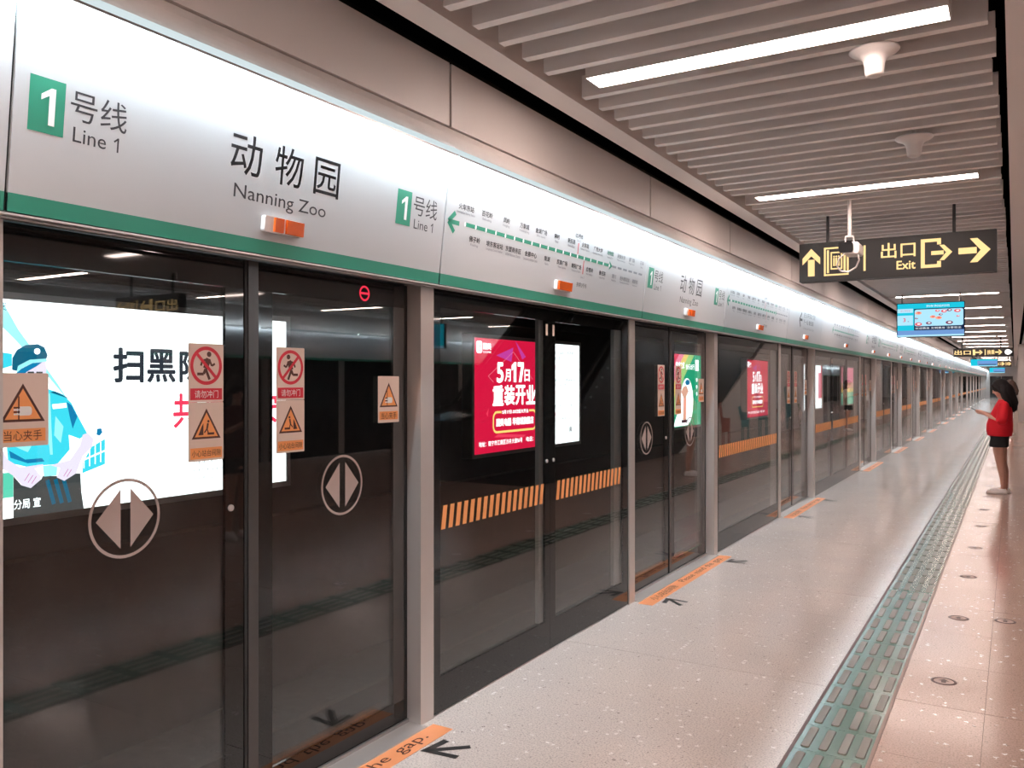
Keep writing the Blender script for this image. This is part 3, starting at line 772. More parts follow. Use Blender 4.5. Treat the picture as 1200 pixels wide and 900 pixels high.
POL = {'sky': [(0.0, 1.52), (0.0, 1.34), (0.412, 1.34), (0.519, 1.235), (0.755, 0.977), (0.905, 0.801), (0.815, 0.938), (0.538, 1.311), (0.412, 1.532)],
 'sky2': [(0.0, 1.204), (0.0, 0.9), (0.492, 1.059), (0.492, 1.142)],
 'crown': [(0.489, 1.031), (0.492, 1.114), (0.523, 1.171), (0.584, 1.206), (0.669, 1.217), (0.717, 1.196), (0.742, 1.139), (0.73, 1.107), (0.612, 1.104), (0.519, 1.022)],
 'brim': [(0.519, 1.009), (0.53, 1.059), (0.612, 1.104), (0.73, 1.114), (0.738, 1.095), (0.631, 1.08), (0.556, 1.041), (0.547, 1.009)],
 'face': [(0.552, 1.009), (0.556, 1.039), (0.627, 1.078), (0.73, 1.095), (0.734, 1.034), (0.722, 0.958), (0.688, 0.919), (0.631, 0.92), (0.584, 0.948)],
 'shirt': [(0.30, 0.75), (0.429, 0.84), (0.519, 0.883), (0.612, 0.92), (0.746, 0.896), (0.854, 0.857), (0.921, 0.791), (0.967, 0.701), (1.046, 0.559), (0.987, 0.522), (0.901, 0.556), (0.909, 0.448), (0.815, 0.348), (0.593, 0.348), (0.465, 0.387), (0.45, 0.55), (0.30, 0.50), (0.26, 0.6)],
 'armR': [(1.046, 0.563), (1.097, 0.516), (1.082, 0.456), (1.008, 0.392), (0.956, 0.267), (0.865, 0.221), (0.809, 0.252), (0.834, 0.318), (0.765, 0.343), (0.815, 0.354), (0.909, 0.37), (0.987, 0.473), (1.008, 0.551)],
 'armL': [(0.30, 0.52), (0.412, 0.501), (0.465, 0.405), (0.547, 0.347), (0.707, 0.357), (0.711, 0.344), (0.65, 0.33), (0.697, 0.269), (0.688, 0.245), (0.621, 0.195), (0.556, 0.221), (0.501, 0.291), (0.412, 0.359), (0.28, 0.42)],
 'trous': [(0.501, 0.291), (0.556, 0.221), (0.621, 0.195), (0.697, 0.25), (0.707, 0.272), (0.809, 0.262), (0.865, 0.221), (0.956, 0.267), (0.992, 0.264), (1.0, 0.124), (1.019, 0.0), (0.501, 0.0)],
 'buckle': [(0.707, 0.344), (0.815, 0.348), (0.809, 0.266), (0.715, 0.267)],
 'fence': [(1.082, 0.456), (1.191, 0.51), (1.191, 0.317), (1.008, 0.263), (1.012, 0.342)],
 'grass': [(0.0, 0.318), (0.501, 0.318), (0.501, 0.144), (0.0, 0.145)],
 'badge': [(0.775, 0.784), (0.881, 0.792), (0.885, 0.758), (0.781, 0.75)],
 'epaul': [(0.761, 0.871), (0.86, 0.837), (0.917, 0.816), (0.865, 0.845), (0.795, 0.88)],
 'patch': [(1.125, 0.591), (1.158, 0.593), (1.169, 0.562), (1.147, 0.537), (1.119, 0.545)]}
t = lightbox(2.78, 'white backlit poster of a policeman in cyan shirt with black lettering')
mb = MB(); W, H = 3.06, 1.52
flat(mb, rect(0, W, 0, H), pf(0), 0)
for nm, col, k in (('sky', 'pale', 1), ('sky2', 'cyan', 1), ('grass', 'grass', 1), ('fence', 'cyan', 1), ('trous', 'dark', 2), ('shirt', 'cyan', 3), ('face', 'lilac', 4), ('crown', 'teal', 5), ('brim', 'pale', 6), ('armR', 'lilac', 5), ('armL', 'lilac', 5), ('buckle', 'pale', 4), ('badge', 'white', 4), ('epaul', 'teal', 4), ('patch', 'blue', 3)):
    flat(mb, POL[nm], pf(k), AI[col])
flat(mb, [(0.885, 0.80), (0.921, 0.775), (0.967, 0.69), (0.93, 0.60), (0.905, 0.70)], pf(4), AI['blue'])
flat(mb, [(0.48, 0.42), (0.60, 0.372), (0.72, 0.375), (0.70, 0.40), (0.58, 0.40), (0.47, 0.47)], pf(4), AI['blue'])
flat(mb, [(0.62, 0.90), (0.66, 0.89), (0.72, 0.87), (0.74, 0.60), (0.76, 0.42), (0.78, 0.42), (0.77, 0.62), (0.76, 0.86)], pf(4), AI['pale'])
flat(mb, [(0.46, 0.62), (0.60, 0.70), (0.66, 0.55), (0.60, 0.45), (0.50, 0.50)], pf(4), AI['pale']); flat(mb, [(0.80, 0.70), (0.86, 0.62), (0.84, 0.50), (0.79, 0.56)], pf(4), AI['pale'])
for fx in (0.598, 0.66): flat(mb, rect(fx, fx + 0.045, 1.008, 1.020), pf(5), AI['dark'])
flat(mb, [(0.519, 1.009), (0.556, 1.041), (0.631, 1.08), (0.70, 1.088), (0.66, 1.058), (0.59, 1.018), (0.555, 0.985)], pf(7), AI['blue']); flat(mb, circle(0.665, 1.165, 0.022, 16), pf(6), AI['white']); flat(mb, circle(0.642, 0.975, 0.012, 10), pf(5), AI['pink'])
for k in range(4): bar2d(mb, (1.02 + 0.045 * k, 0.30 + 0.012 * k), (1.02 + 0.045 * k, 0.43 + 0.02 * k), 0.008, pf(2), AI['white'])
bar2d(mb, (1.01, 0.36), (1.19, 0.42), 0.012, pf(2), AI['white'])
for a in (0.74, 0.80, 0.86): bar2d(mb, (a, 0.24), (a + 0.05, 0.06), 0.03, pf(3), AI['teal'])
for fa, fb in ((0.575, 0.25), (0.60, 0.235), (0.625, 0.225), (0.86, 0.255), (0.885, 0.25)): bar2d(mb, (fa, fb), (fa + 0.035, fb + 0.05), 0.004, pf(6), AI['violet'])
for c, a in zip('扫黑除恶', (1.256, 1.555, 1.86, 2.16)): put_text(mb, c, pf(3), a, 0.94, x1=a + 0.27, y1=1.215, m=AI['ink'], bold=0.028)
for c, a in zip('共建平安', (1.80, 2.10, 2.40, 2.70)): put_text(mb, c, pf(3), a, 0.56, x1=a + 0.25, y1=0.85, m=AI['rose'], bold=0.02)
flat(mb, circle(2.0, 0.40, 0.05, 20), pf(3), AI['rose'])
for k, s in enumerate(('扫黑除恶是为了保护人民', '有黑扫黑 无黑除恶 无恶治乱', '人人参与 共创平安地铁')): put_text(mb, s, pf(3), 2.0, 0.24 - 0.07 * k, h=0.04, m=AI['ink'])
put_text(mb, '公安', pf(3), 0.30, 1.44, x1=0.455, y1=1.50, m=AI['teal'])
put_text(mb, '南宁市公安局地铁分局 宣', pf(6), -0.0 + 0.03, 0.055, x1=0.69, y1=0.125, m=AI['white'], bold=0.012)
mb.obj('poster', ADM, t)

def red_poster(y, label, side=True):
    t = lightbox(y, label, 3.06 if side else 2.16); mb = MB(); f = pf
    flat(mb, rect(0, 2.16, 0, 1.52), f(0), AI['red']); 
    if side: flat(mb, rect(2.16, 3.06, 0, 1.52), f(0), 0)
    for p in ([(0.55, 1.30), (1.0, 1.42), (0.95, 1.22)], [(1.25, 1.26), (1.05, 1.52), (1.35, 1.30)], [(0.30, 0.52), (0.36, 0.60), (0.34, 0.48)], [(0.5, 0.2), (1.3, 0.16), (1.35, 0.19), (0.6, 0.24)]): flat(mb, p, f(1), AI['violet' if p[0][1] > 1 else 'rose'])
    for p, q in (((0.35, 1.02), (1.0, 1.36)), ((1.0, 1.36), (1.55, 0.98)), ((0.35, 1.02), (0.48, 0.94))): bar2d(mb, p, q, 0.006, f(1), AI['pink'])
    flat(mb, rrect(0.06, 0.20, 1.32, 1.48, 0.04), f(2), 0)
    for a in (0.095, 0.145): flat(mb, circle(a, 1.41, 0.014, 12), f(3), AI['red'])
    bar2d(mb, (0.10, 1.36), (0.16, 1.36), 0.014, f(3), AI['red'])
    put_text(mb, '国美', f(2), 0.225, 1.37, x1=0.42, y1=1.46, m=0, bold=0.02); put_text(mb, 'GOME', f(2), 0.225, 1.325, x1=0.42, y1=1.35, m=0)
    put_text(mb, '5', f(2), 0.56, 0.93, x1=0.74, y1=1.21, m=0, bold=0.03); put_text(mb, '月', f(2), 0.77, 0.95, x1=0.93, y1=1.12, m=0, bold=0.025)
    flat(mb, [(1.01, 0.94), (1.08, 0.94), (1.08, 1.22), (1.03, 1.22), (1.01, 1.16)], f(2), 0); flat(mb, [(1.03, 1.22), (1.02, 1.13), (0.955, 1.10), (0.955, 1.17)], f(2), 0)
    flat(mb, rect(1.12, 1.29, 1.16, 1.22), f(2), 0); flat(mb, [(1.22, 1.17), (1.29, 1.17), (1.225, 0.94), (1.15, 0.94)], f(2), 0)
    put_text(mb, '日', f(2), 1.31, 0.95, x1=1.46, y1=1.12, m=0, bold=0.025)
    for c, a in zip('重装开业', (0.46, 0.76, 1.06, 1.36)): put_text(mb, c, f(2), a, 0.62, x1=a + 0.28, y1=0.90, m=0, bold=0.032)
    o0 = rrect(0.46, 1.66, 0.25, 0.55, 0.10); o1 = rrect(0.49, 1.63, 0.28, 0.52, 0.075); n = len(o0)
    for k in range(n):
        k2 = (k + 1) % n; cx = (o0[k][0] + o0[k2][0]) / 2
        flat(mb, [o0[k], o0[k2], o1[k2], o1[k]], f(2), AI['yellow'])
    flat(mb, rect(0.68, 1.44, 0.49, 0.57), f(3), AI['red']); put_text(mb, '5月17日-20日盛大开业', f(4), 0.70, 0.505, x1=1.42, y1=0.56, m=0, bold=0.02)
    put_text(mb, '国美电器 华南城旗舰店', f(3), 0.55, 0.34, x1=1.57, y1=0.45, m=0, bold=0.03)
    put_text(mb, '地址：南宁市江南区沙井大道56号', f(2), 0.12, 0.09, x1=1.25, y1=0.16, m=0, bold=0.01); put_text(mb, '电话：0771', f(2), 1.36, 0.09, x1=1.80, y1=0.16, m=0, bold=0.01)
    if side:
        for k, (yb, cc, ln) in enumerate(((1.36, 'ink', 0.62), (1.27, 'ink', 0.48), (1.14, 'rose', 0.74), (0.94, 'ink', 0.70), (0.86, 'ink', 0.5), (0.76, 'rose', 0.72), (0.54, 'ink', 0.58), (0.42, 'rose', 0.72), (0.34, 'ink', 0.66))):
            put_text(mb, ('开业盛典 全城钜惠', '进店有礼 先到先得', '满额即送精美好礼一份', '家电以旧换新补贴', '节能环保 绿色生活', '全场低至五折起售', '会员专享 积分兑换', '好礼天天送不停歇', '活动详情请咨询店内')[k], f(2), 2.24, yb, x1=2.24 + ln, y1=yb + 0.062, m=AI[cc])
        for yb in (1.07, 0.69, 0.27): flat(mb, rect(2.5, 2.98, yb, yb + 0.006), f(2), AI['pink'])
        for k in range(5): flat(mb, rect(2.72 + 0.02 * k, 2.735 + 0.02 * k, 0.14 + 0.03 * (k % 2), 0.24), f(2), AI['ink'])
    mb.obj('poster', ADM, t)
red_poster(9.11, 'red backlit poster reading 5月17日 重装开业 with white side panel behind the first fixed glass')
red_poster(22.05, 'red backlit poster with white lettering behind the second fixed glass, beyond the green rainbow poster', False)
t = lightbox(16.46, 'green and rainbow backlit poster with white oval behind the second sliding door'); mb = MB()
flat(mb, rect(0, 3.06, 0, 1.52), pf(0), AI['green'])
for k, (c, e) in enumerate((('lime', 1.15), ('yellow', 0.85), ('pink', 0.6), ('rose', 0.34))): flat(mb, [(0, 1.52 - e * 1.25), (0, 1.52), (e * 1.2, 1.52), (e * 0.62, 1.52 - e * 0.42)], pf(k + 1), AI[c])
flat(mb, rect(0, 0.05, 0.25, 0.95), pf(6), AI['cyan']); flat(mb, [(0.05, 0.02), (0.9, 0.02), (0.7, 0.5), (0.3, 0.3)], pf(6), 0)
flat(mb, circle(0.88, 0.52, 0.40, 40, 0.50), pf(7), 0); flat(mb, circle(0.92, 0.93, 0.15, 24, 0.06), pf(8), AI['blue'])
flat(mb, [(0.66, 0.84), (0.84, 0.86), (0.98, 0.74), (0.84, 0.64), (0.82, 0.14), (0.62, 0.14), (0.66, 0.60), (0.52, 0.74)], pf(8), AI['skin'])
flat(mb, rect(0.54, 0.90, 0.08, 0.14), pf(9), AI['ink'])
put_text(mb, '绿城之旅', pf(8), 0.18, 1.22, x1=0.72, y1=1.36, m=0, bold=0.02); put_text(mb, '快乐出行', pf(8), 0.80, 1.20, x1=1.36, y1=1.32, m=0, bold=0.02)
flat(mb, rect(1.42, 1.64, 1.18, 1.42), pf(8), 0)
for k in range(3): flat(mb, circle(1.52, 0.98 - 0.15 * k, 0.045, 14), pf(8), 0)
mb.obj('poster', ADM, t)
t = lightbox(28.92, 'white backlit poster with a rose strip on the track wall, beyond the two red posters'); mb = MB()
flat(mb, rect(0, 3.06, 0, 1.52), pf(0), 0); flat(mb, rect(2.45, 2.98, 0.35, 1.25), pf(1), AI['pink']); flat(mb, rect(2.88, 3.06, 0.35, 1.52), pf(2), AI['rose']); mb.obj('poster', ADM, t)
t = lightbox(36.0, 'pink, orange and green banded backlit poster far along the track wall', 2.95); mb = MB()
for c, z0, z1 in (('grass', 0, 0.5), ('yellow', 0.5, 0.66), ('skin', 0.66, 0.9), ('pink', 0.9, 1.52)): flat(mb, rect(0, 2.95, z0, z1), pf(0), AI[c])
mb.obj('poster', ADM, t)

# ------------------------------------------------------------------ hanging exit sign
def sfn(k): return lambda a, b: (a, -0.0015 * k, b)
def arrow_pts(cx, cy, s, d):
    base = [(0.0, 0.5), (0.5, 0.0), (0.5, -0.22), (0.16, 0.1), (0.16, -0.5), (-0.16, -0.5), (-0.16, 0.1), (-0.5, -0.22), (-0.5, 0.0)]
    return [(cx + (a if d == 'up' else b) * s, cy + (b if d == 'up' else a) * s) for a, b in base]
def two_piece(mb, cx, cy, s, d, fn, m):
    p = arrow_pts(cx, cy, s, d); flat(mb, [p[0], p[1], p[2], p[3], p[6], p[7], p[8]][0:0] or [p[0], p[1], p[2], p[3]], fn, m); flat(mb, [p[0], p[6], p[7], p[8]], fn, m); flat(mb, [p[0], p[3], p[6]], fn, m); flat(mb, [p[3], p[4], p[5], p[6]], fn, m)
t = thing('exit_sign', 'black hanging sign with amber up arrow, lift symbol, 出口 Exit and right arrow', 'sign', (0.75, 8.0, 2.556))
W, H = 1.57, 0.35
MB().prism(rrect(0, W, 0, H, 0.006, 2), lambda a, b, d: (a, d, b), 0.0, 0.12).obj('sign_case', 'sign_black', t)
f = sfn(1)
def rarrow(mb, a0, a1, cy, hw, sw, f, m=0):
    flat(mb, rect(a0, a1 - hw, cy - sw, cy + sw), f, m); flat(mb, [(a1, cy), (a1 - hw * 0.95, cy + hw), (a1 - hw * 1.5, cy + hw), (a1 - hw * 0.72, cy)], f, m); flat(mb, [(a1, cy), (a1 - hw * 0.72, cy), (a1 - hw * 1.5, cy - hw), (a1 - hw * 0.95, cy - hw)], f, m)
mb = MB(); flat(mb, rect(0.076, 0.134, 0.050, 0.200), f, 0); flat(mb, [(0.105, 0.300), (0.028, 0.215), (0.028, 0.155), (0.105, 0.232)], f, 0); flat(mb, [(0.105, 0.300), (0.105, 0.232), (0.182, 0.155), (0.182, 0.215)], f, 0)
mb.obj('up_arrow', 'sign_amber', t)
mb = MB()
for (a0, a1, b0, b1) in ((0.215, 0.425, 0.285, 0.300), (0.215, 0.425, 0.045, 0.060), (0.215, 0.230, 0.060, 0.285), (0.410, 0.425, 0.060, 0.285)): flat(mb, rect(a0, a1, b0, b1), f, 0)
flat(mb, rect(0.240, 0.258, 0.070, 0.275), f, 0); flat(mb, rect(0.382, 0.400, 0.070, 0.275), f, 0)
for (a0, a1, b0, b1) in ((0.272, 0.372, 0.245, 0.257), (0.272, 0.372, 0.100, 0.112), (0.272, 0.284, 0.112, 0.245), (0.360, 0.372, 0.112, 0.245)): flat(mb, rect(a0, a1, b0, b1), f, 0)
for a in (0.302, 0.322, 0.342): flat(mb, circle(a, 0.215, 0.008, 10), f, 0); flat(mb, rect(a - 0.007, a + 0.007, 0.130, 0.203), f, 0)
mb.obj('lift_symbol', 'sign_amber', t)
mb = MB(); flat(mb, rect(0.548, 0.566, 0.070, 0.295), f, 0); mb.obj('divider', 'sign_amber', t)
mb = MB(); put_text(mb, '出口', f, 0.690, 0.165, x1=0.965, y1=0.300, m=0, bold=0.012); mb.obj('exit_characters', 'sign_amber', t)
mb = MB(); put_text(mb, 'Exit', f, 0.815, 0.062, x1=0.965, y1=0.138, m=0, bold=0.02); mb.obj('exit_lettering', 'sign_amber', t)
mb = MB()
for (a0, a1, b0, b1) in ((1.005, 1.160, 0.280, 0.308), (1.005, 1.160, 0.062, 0.090), (1.005, 1.036, 0.090, 0.280), (1.130, 1.160, 0.255, 0.280), (1.130, 1.160, 0.090, 0.115)): flat(mb, rect(a0, a1, b0, b1), f, 0)
rarrow(mb, 1.085, 1.245, 0.185, 0.065, 0.017, f); mb.obj('exit_symbol', 'sign_amber', t)
mb = MB(); rarrow(mb, 1.290, 1.525, 0.185, 0.100, 0.026, f); mb.obj('right_arrow', 'sign_amber', t)
for a in (0.237, 1.255): MB().cone((a, 0.06, H), 0.013, (a, 0.06, ZC + 0.12 - 2.556), 0.013, 10).obj('hanger', 'black_plastic', t)

# CCTV camera on its drop pole in front of the sign
t = thing('security_camera', 'white ceiling camera on a drop pole in front of the exit sign', 'camera', (1.262, 7.50, 0))
MB().cone((0, 0, 2.86), 0.016, (0, 0, ZC + 0.1), 0.016, 14).obj('pole', 'white_plastic', t)
br = MB(); br.box(-0.036, -0.030, -0.012, 0.012, 2.77, 2.86); br.box(0.030, 0.036, -0.012, 0.012, 2.77, 2.86); br.box(-0.036, 0.036, -0.012, 0.012, 2.855, 2.865); br.obj('bracket', 'white_plastic', t)
hd = MB(); hd.prism(rrect(-0.045, 0.085, -0.050, 0.045, 0.020, 4), lambda a, b, d: (a, d, 2.755 + b), -0.09, 0.14); hd.obj('housing', 'white_plastic', t)
MB().prism(rrect(-0.070, 0.045, -0.045, 0.040, 0.022, 4), lambda a, b, d: (a, d, 2.758 + b), -0.115, -0.085).obj('lens_window', 'dark_glass', t)
cb = MB(); pts = [(-0.05 + 0.012, 2.72), (-0.085, 2.68), (-0.10, 2.62), (-0.07, 2.575), (-0.01, 2.565), (0.05, 2.60), (0.075, 2.66), (0.06, 2.72)]
for (a, b), (c, d) in zip(pts, pts[1:]): cb.cone((a, 0.0, b), 0.007, (c, 0.0, d), 0.007, 8)
cb.obj('cable_loop', 'steel', t)

# funnel-shaped antennas under the slats
def antenna(x, y, label):
    t = thing('ceiling_antenna', label, 'antenna', (x, y, ZC))
    MB().lathe([(0.002, 0.0), (0.105, 0.0), (0.108, -0.006), (0.100, -0.014), (0.070, -0.026), (0.052, -0.042), (0.044, -0.065), (0.040, -0.105), (0.037, -0.116), (0.028, -0.122), (0.001, -0.123)], (0, 0, 0), 36).obj('funnel', 'white_plastic', t, True)
    MB().cone((0, 0, 0.0), 0.02, (0, 0, 0.12), 0.02, 10).obj('stem', 'white_plastic', t)
antenna(1.90, 4.12, 'white funnel-shaped antenna on the slats next to the largest lamp')
antenna(1.915, 5.72, 'white funnel-shaped antenna on the slats between the first two lamps')
antenna(1.95, 31.0, 'small white antenna far down the slatted ceiling')

# information screen
t = thing('information_screen', 'flat screen with cyan frame and food advert hanging behind the exit sign', 'screen', (0.70, 16.0, 2.42))
W, H = 1.02, 0.565
MB().prism(rrect(-0.012, W + 0.012, -0.015, H + 0.012, 0.01, 2), lambda a, b, d: (a, d, b), 0.0, 0.09).obj('screen_case', 'black_plastic', t)
TV = ['tv_cyan', 'tv_pale', 'tv_navy', 'tv_coral', 'tv_white', 'tv_peach', 'tv_steel', 'tv_plum']; mb = MB()
flat(mb, rect(0, W, 0, H), sfn(1), 0); flat(mb, rect(0.0, W, 0.0, 0.105), sfn(2), 6); flat(mb, rect(0.0, W, 0.0, 0.028), sfn(3), 1)
flat(mb, rect(0.26, W, 0.105, H - 0.09), sfn(2), 2); flat(mb, rrect(0.27, W - 0.012, 0.175, H - 0.105, 0.03), sfn(3), 1)
flat(mb, rect(0.0, 0.245, H - 0.155, H - 0.085), sfn(3), 1); flat(mb, rect(0.0, 0.245, 0.195, H - 0.20), sfn(3), 1)
put_text(mb, '3', sfn(4), 0.09, 0.255, x1=0.13, y1=0.32, m=3, bold=0.02); put_text(mb, '分', sfn(4), 0.16, 0.25, x1=0.185, y1=0.275, m=7)
put_text(mb, '往火车东站', sfn(4), 0.05, H - 0.135, x1=0.20, y1=H - 0.105, m=3)
put_text(mb, '列车到站时间', sfn(4), 0.45, H - 0.07, x1=0.80, y1=H - 0.03, m=4)
put_text(mb, '欢迎乘坐 文明乘车 注意安全', sfn(4), 0.28, 0.122, x1=0.98, y1=0.158, m=4)
for cx, cy, r, c in ((0.33, 0.40, 0.05, 5), (0.55, 0.33, 0.045, 5), (0.64, 0.31, 0.05, 5), (0.62, 0.43, 0.035, 3), (0.72, 0.42, 0.045, 3), (0.80, 0.435, 0.04, 7), (0.92, 0.42, 0.05, 3), (0.33, 0.21, 0.055, 3), (0.49, 0.225, 0.045, 7), (0.80, 0.225, 0.055, 7), (0.30, 0.31, 0.025, 7), (0.93, 0.33, 0.025, 3), (0.67, 0.365, 0.03, 7)):
    flat(mb, circle(cx, cy, r, 18, r * 0.55), sfn(4), c); flat(mb, circle(cx + 0.005, cy + 0.003, r * 0.5, 14, r * 0.25), sfn(5), {3: 4, 5: 3, 7: 4}[c])
mb.obj('screen_picture', TV, t)
for a in (0.07, 0.96): MB().cone((a, 0.045, H), 0.014, (a, 0.045, ZC + 0.12 - 2.42), 0.014, 10).obj('hanger', 'steel_dark', t)

# signs and screens further down
def far_sign(y, x0, x1, z0, z1, label, white=False, off=''):
    t = thing('direction_sign' + off, label, 'sign', (x0, y, z0)); W, H = x1 - x0, z1 - z0
    MB().box(0, W, 0, 0.12, 0, H).obj('sign_case', 'sign_black', t); mb = MB(); f = sfn(1); k = H / 0.35
    lim = W - (0.36 * k if white else 0)
    put_text(mb, '出口', f, 0.04 * k, 0.08 * k, x1=lim * 0.36, y1=H - 0.08 * k, bold=0.02)
    flat(mb, rect(lim * 0.40, lim * 0.45, 0.06 * k, H - 0.06 * k), f, 0); rarrow(mb, lim * 0.42, lim * 0.60, H / 2, 0.09 * k, 0.03 * k, f)
    flat(mb, rect(lim * 0.64, lim * 0.66, 0.06 * k, H - 0.06 * k), f, 0); put_text(mb, '换乘', f, lim * 0.69, 0.08 * k, x1=lim * 0.84, y1=H - 0.08 * k, bold=0.02); rarrow(mb, lim * 0.85, lim * 0.99, H / 2, 0.10 * k, 0.03 * k, f)
    if white:
        flat(mb, circle(lim + 0.18 * k, H / 2, 0.11 * k, 20), f, 1); rarrow(mb, lim + 0.16 * k, W - 0.02, H / 2, 0.09 * k, 0.04 * k, f, 1)
    mb.obj('lit_symbols' + off, ['sign_amber', 'sign_white'], t)
    for a in (0.15 * W, 0.8 * W): MB().cone((a, 0.06, H), 0.02, (a, 0.06, ZC + 0.12 - z0), 0.02, 8).obj('hanger', 'black_plastic', t)
far_sign(33.0, 0.62, 2.40, 2.50, 2.79, 'distant lit amber sign with a white arrow above the waiting woman', True)
far_sign(52.0, 1.55, 2.30, 2.44, 2.74, 'smaller distant amber sign hanging beyond a blue screen')
def far_screen(y, x0, x1, z0, z1, label, off=''):
    t = thing('information_screen' + off, label, 'screen', (x0, y, z0)); W, H = x1 - x0, z1 - z0
    MB().box(-0.01, W + 0.01, 0, 0.09, -0.01, H + 0.01).obj('screen_case', 'black_plastic', t); mb = MB()
    flat(mb, rect(0, W, 0, H), sfn(1), 0); flat(mb, rect(0.25 * W, W, 0.15 * H, 0.8 * H), sfn(2), 6); flat(mb, rect(0.3 * W, 0.95 * W, 0.2 * H, 0.3 * H), sfn(3), 2); flat(mb, rect(0, W, 0, 0.1 * H), sfn(3), 1)
    mb.obj('screen_picture' + off, TV, t)
    for a in (0.1 * W, 0.9 * W): MB().cone((a, 0.045, H), 0.02, (a, 0.045, ZC + 0.12 - z0), 0.02, 8).obj('hanger', 'steel_dark', t)
far_screen(44.0, 0.72, 1.78, 2.34, 2.66, 'distant blue information screen under the lit amber sign')
far_sign(7.6, 7.2, 8.6, 2.55, 2.86, 'amber exit sign over the far side of the platform, seen mirrored in glass', off='_offscreen')
far_screen(16.0, 8.88, 9.90, 2.42, 2.98, 'blue screen over the far side of the platform, seen mirrored in glass', '_offscreen')
far_screen(64.0, 1.02, 1.90, 2.22, 2.55, 'smallest blue information screen, far down the platform')

# ------------------------------------------------------------------ end wall, far side, middle of the platform
we = structure(MB().box(-3.7, OPP, Y1, Y1 + 0.2, 0, 3.9).obj('wall_end', 'white_panel'))
for a in (0.35, 1.35): 
    box_obj('glazed_door', 'dark_glass', we, a, a + 0.95, Y1 - 0.04, Y1 + 0.0, 0.0, 2.15)
structure(MB().box(-3.7, OPP, Y0 - 0.2, Y0, 0, 3.9).obj('wall_back', 'white_panel'))
wr = structure(MB().box(OPP, OPP + 0.2, Y0, Y1, 2.12, 3.75).obj('wall_right', 'white_panel'))
MB().prism([(OPP, 2.12), (OPP - 0.066, 2.12), (OPP - 0.131, 2.70), (OPP, 2.70)], lambda a, b, d: (a, d, b), Y0, Y1).obj('header', 'white_board', wr)
box_obj('green_stripe', 'green', wr, OPP - 0.08, OPP - 0.06, Y0, Y1, 2.12, 2.17)
mb = MB(); m2 = MB()
for k in range(34):
    ya, yb = Y0 + 3 * k, Y0 + 3 * k + 2.95; m2.box(OPP - 0.186, OPP - 0.178, ya, yb, 2.716, 2.75)
    mb.face([(OPP - 0.1755, ya, 2.7185), (OPP - 0.1755, yb, 2.7185), (OPP - 0.1635, yb, 2.7455), (OPP - 0.1635, ya, 2.7455)])
mb.obj('lamp_strip_offscreen', 'strip_glow', wr); m2.obj('lamp_trough_offscreen', 'strip_front', wr)
mb = MB(); gl = MB()
yq = Y0
while yq < Y1 - 2.3: gl.box(OPP, OPP + 0.02, yq, yq + 2.1, 0, 2.12); mb.box(OPP, OPP + 0.1, yq + 2.1, yq + 2.3, 0, 2.12); yq += 2.3
gl.obj('screen_glass', 'dark_glass', wr); mb.obj('posts', 'steel', wr)
tag(MB().box(2.56, 3.26, 39.7, 40.4, 0.0, ZC).obj('column', 'white_panel'), 'square white column standing beside the platform walkway behind the waiting woman', 'column')
tag(MB().box(2.62, 3.32, 58.0, 58.7, 0.0, ZC).obj('column', 'white_panel'), 'white column farther down the walkway, hidden behind the first column', 'column')
# escalator well: dark sloping flank, then a white enclosure wall with animal decals
es = thing('escalator', 'dark clad escalator rising through the middle of the platform, seen mirrored in the glass', 'escalator', (4.0, 0, 0))
MB().prism([(11.5, 0.0), (12.2, 0.95), (13.0, 1.10), (16.0, 3.3), (26.4, 3.3), (21.06, 0.94), (18.6, 0.0)], lambda a, b, d: (d, a, b), 0.0, 2.6).obj('flank', 'escalator_dark', es)
for x in (0.06, 1.2, 1.4, 2.5):
    hr = MB(); hr.cone((x, 11.6, 1.0), 0.04, (x, 12.9, 1.22), 0.04, 10); hr.cone((x, 12.9, 1.22), 0.04, (x, 15.7, 3.26), 0.04, 10); hr.obj('handrail', 'rubber', es)
for s in range(12): box_obj('step_marker', 'ink_grey', es, -0.006, 0.0, 13.1 + 0.24 * s, 13.16 + 0.24 * s, 1.0 + 0.176 * s, 1.04 + 0.176 * s)
wm = structure(MB().prism([(18.65, 0.0), (21.1, 0.94), (24.6, 2.32), (26.6, 3.15), (34.8, 3.15), (34.8, 0.0)], lambda a, b, d: (d, a, b), 4.0, 4.2).obj('wall_stair_well', 'white_panel'))
structure(MB().box(4.0, 4.2, 34.8, 39.6, 2.35, ZC).obj('wall_lift_lobby', 'white_panel'))
box_obj('lobby_recess', 'dark_glass', wm, 4.9, 5.0, 34.8, 39.6, 0.0, 2.35)
structure(MB().box(4.0, 4.2, 39.6, 47.0, 0, ZC).obj('wall_lift_side', 'white_panel'))
dec = MB()
fnw = lambda a, b: (3.997, a, b)
def animal(a, s, m, neck):
    flat(dec, [(a, 0.42 * s), (a + 0.9 * s, 0.42 * s), (a + 0.95 * s, 0.85 * s), (a, 0.9 * s)], fnw, m)
    for q in (0.02, 0.2, 0.68, 0.82): flat(dec, rect(a + q * s, a + (q + 0.1) * s, 0.02, 0.45 * s), fnw, m)
    flat(dec, [(a, 0.6 * s), (a + 0.2 * s, 0.8 * s), (a - 0.05 * s, (0.9 + neck) * s), (a - 0.35 * s, (0.85 + neck) * s)], fnw, m)
for a, s, m, nk in ((19.8, 0.6, 2, 0.1), (21.4, 0.8, 1, 0.5), (23.2, 0.9, 0, 0.2), (25.0, 1.2, 0, 0.3), (27.4, 0.8, 1, 0.1), (29.2, 1.0, 0, 0.6), (31.2, 0.8, 2, 0.2)): animal(a, s, m, nk)
dec.obj('animal_decals', ['decal_teal', 'decal_rust', 'decal_green'], wm)

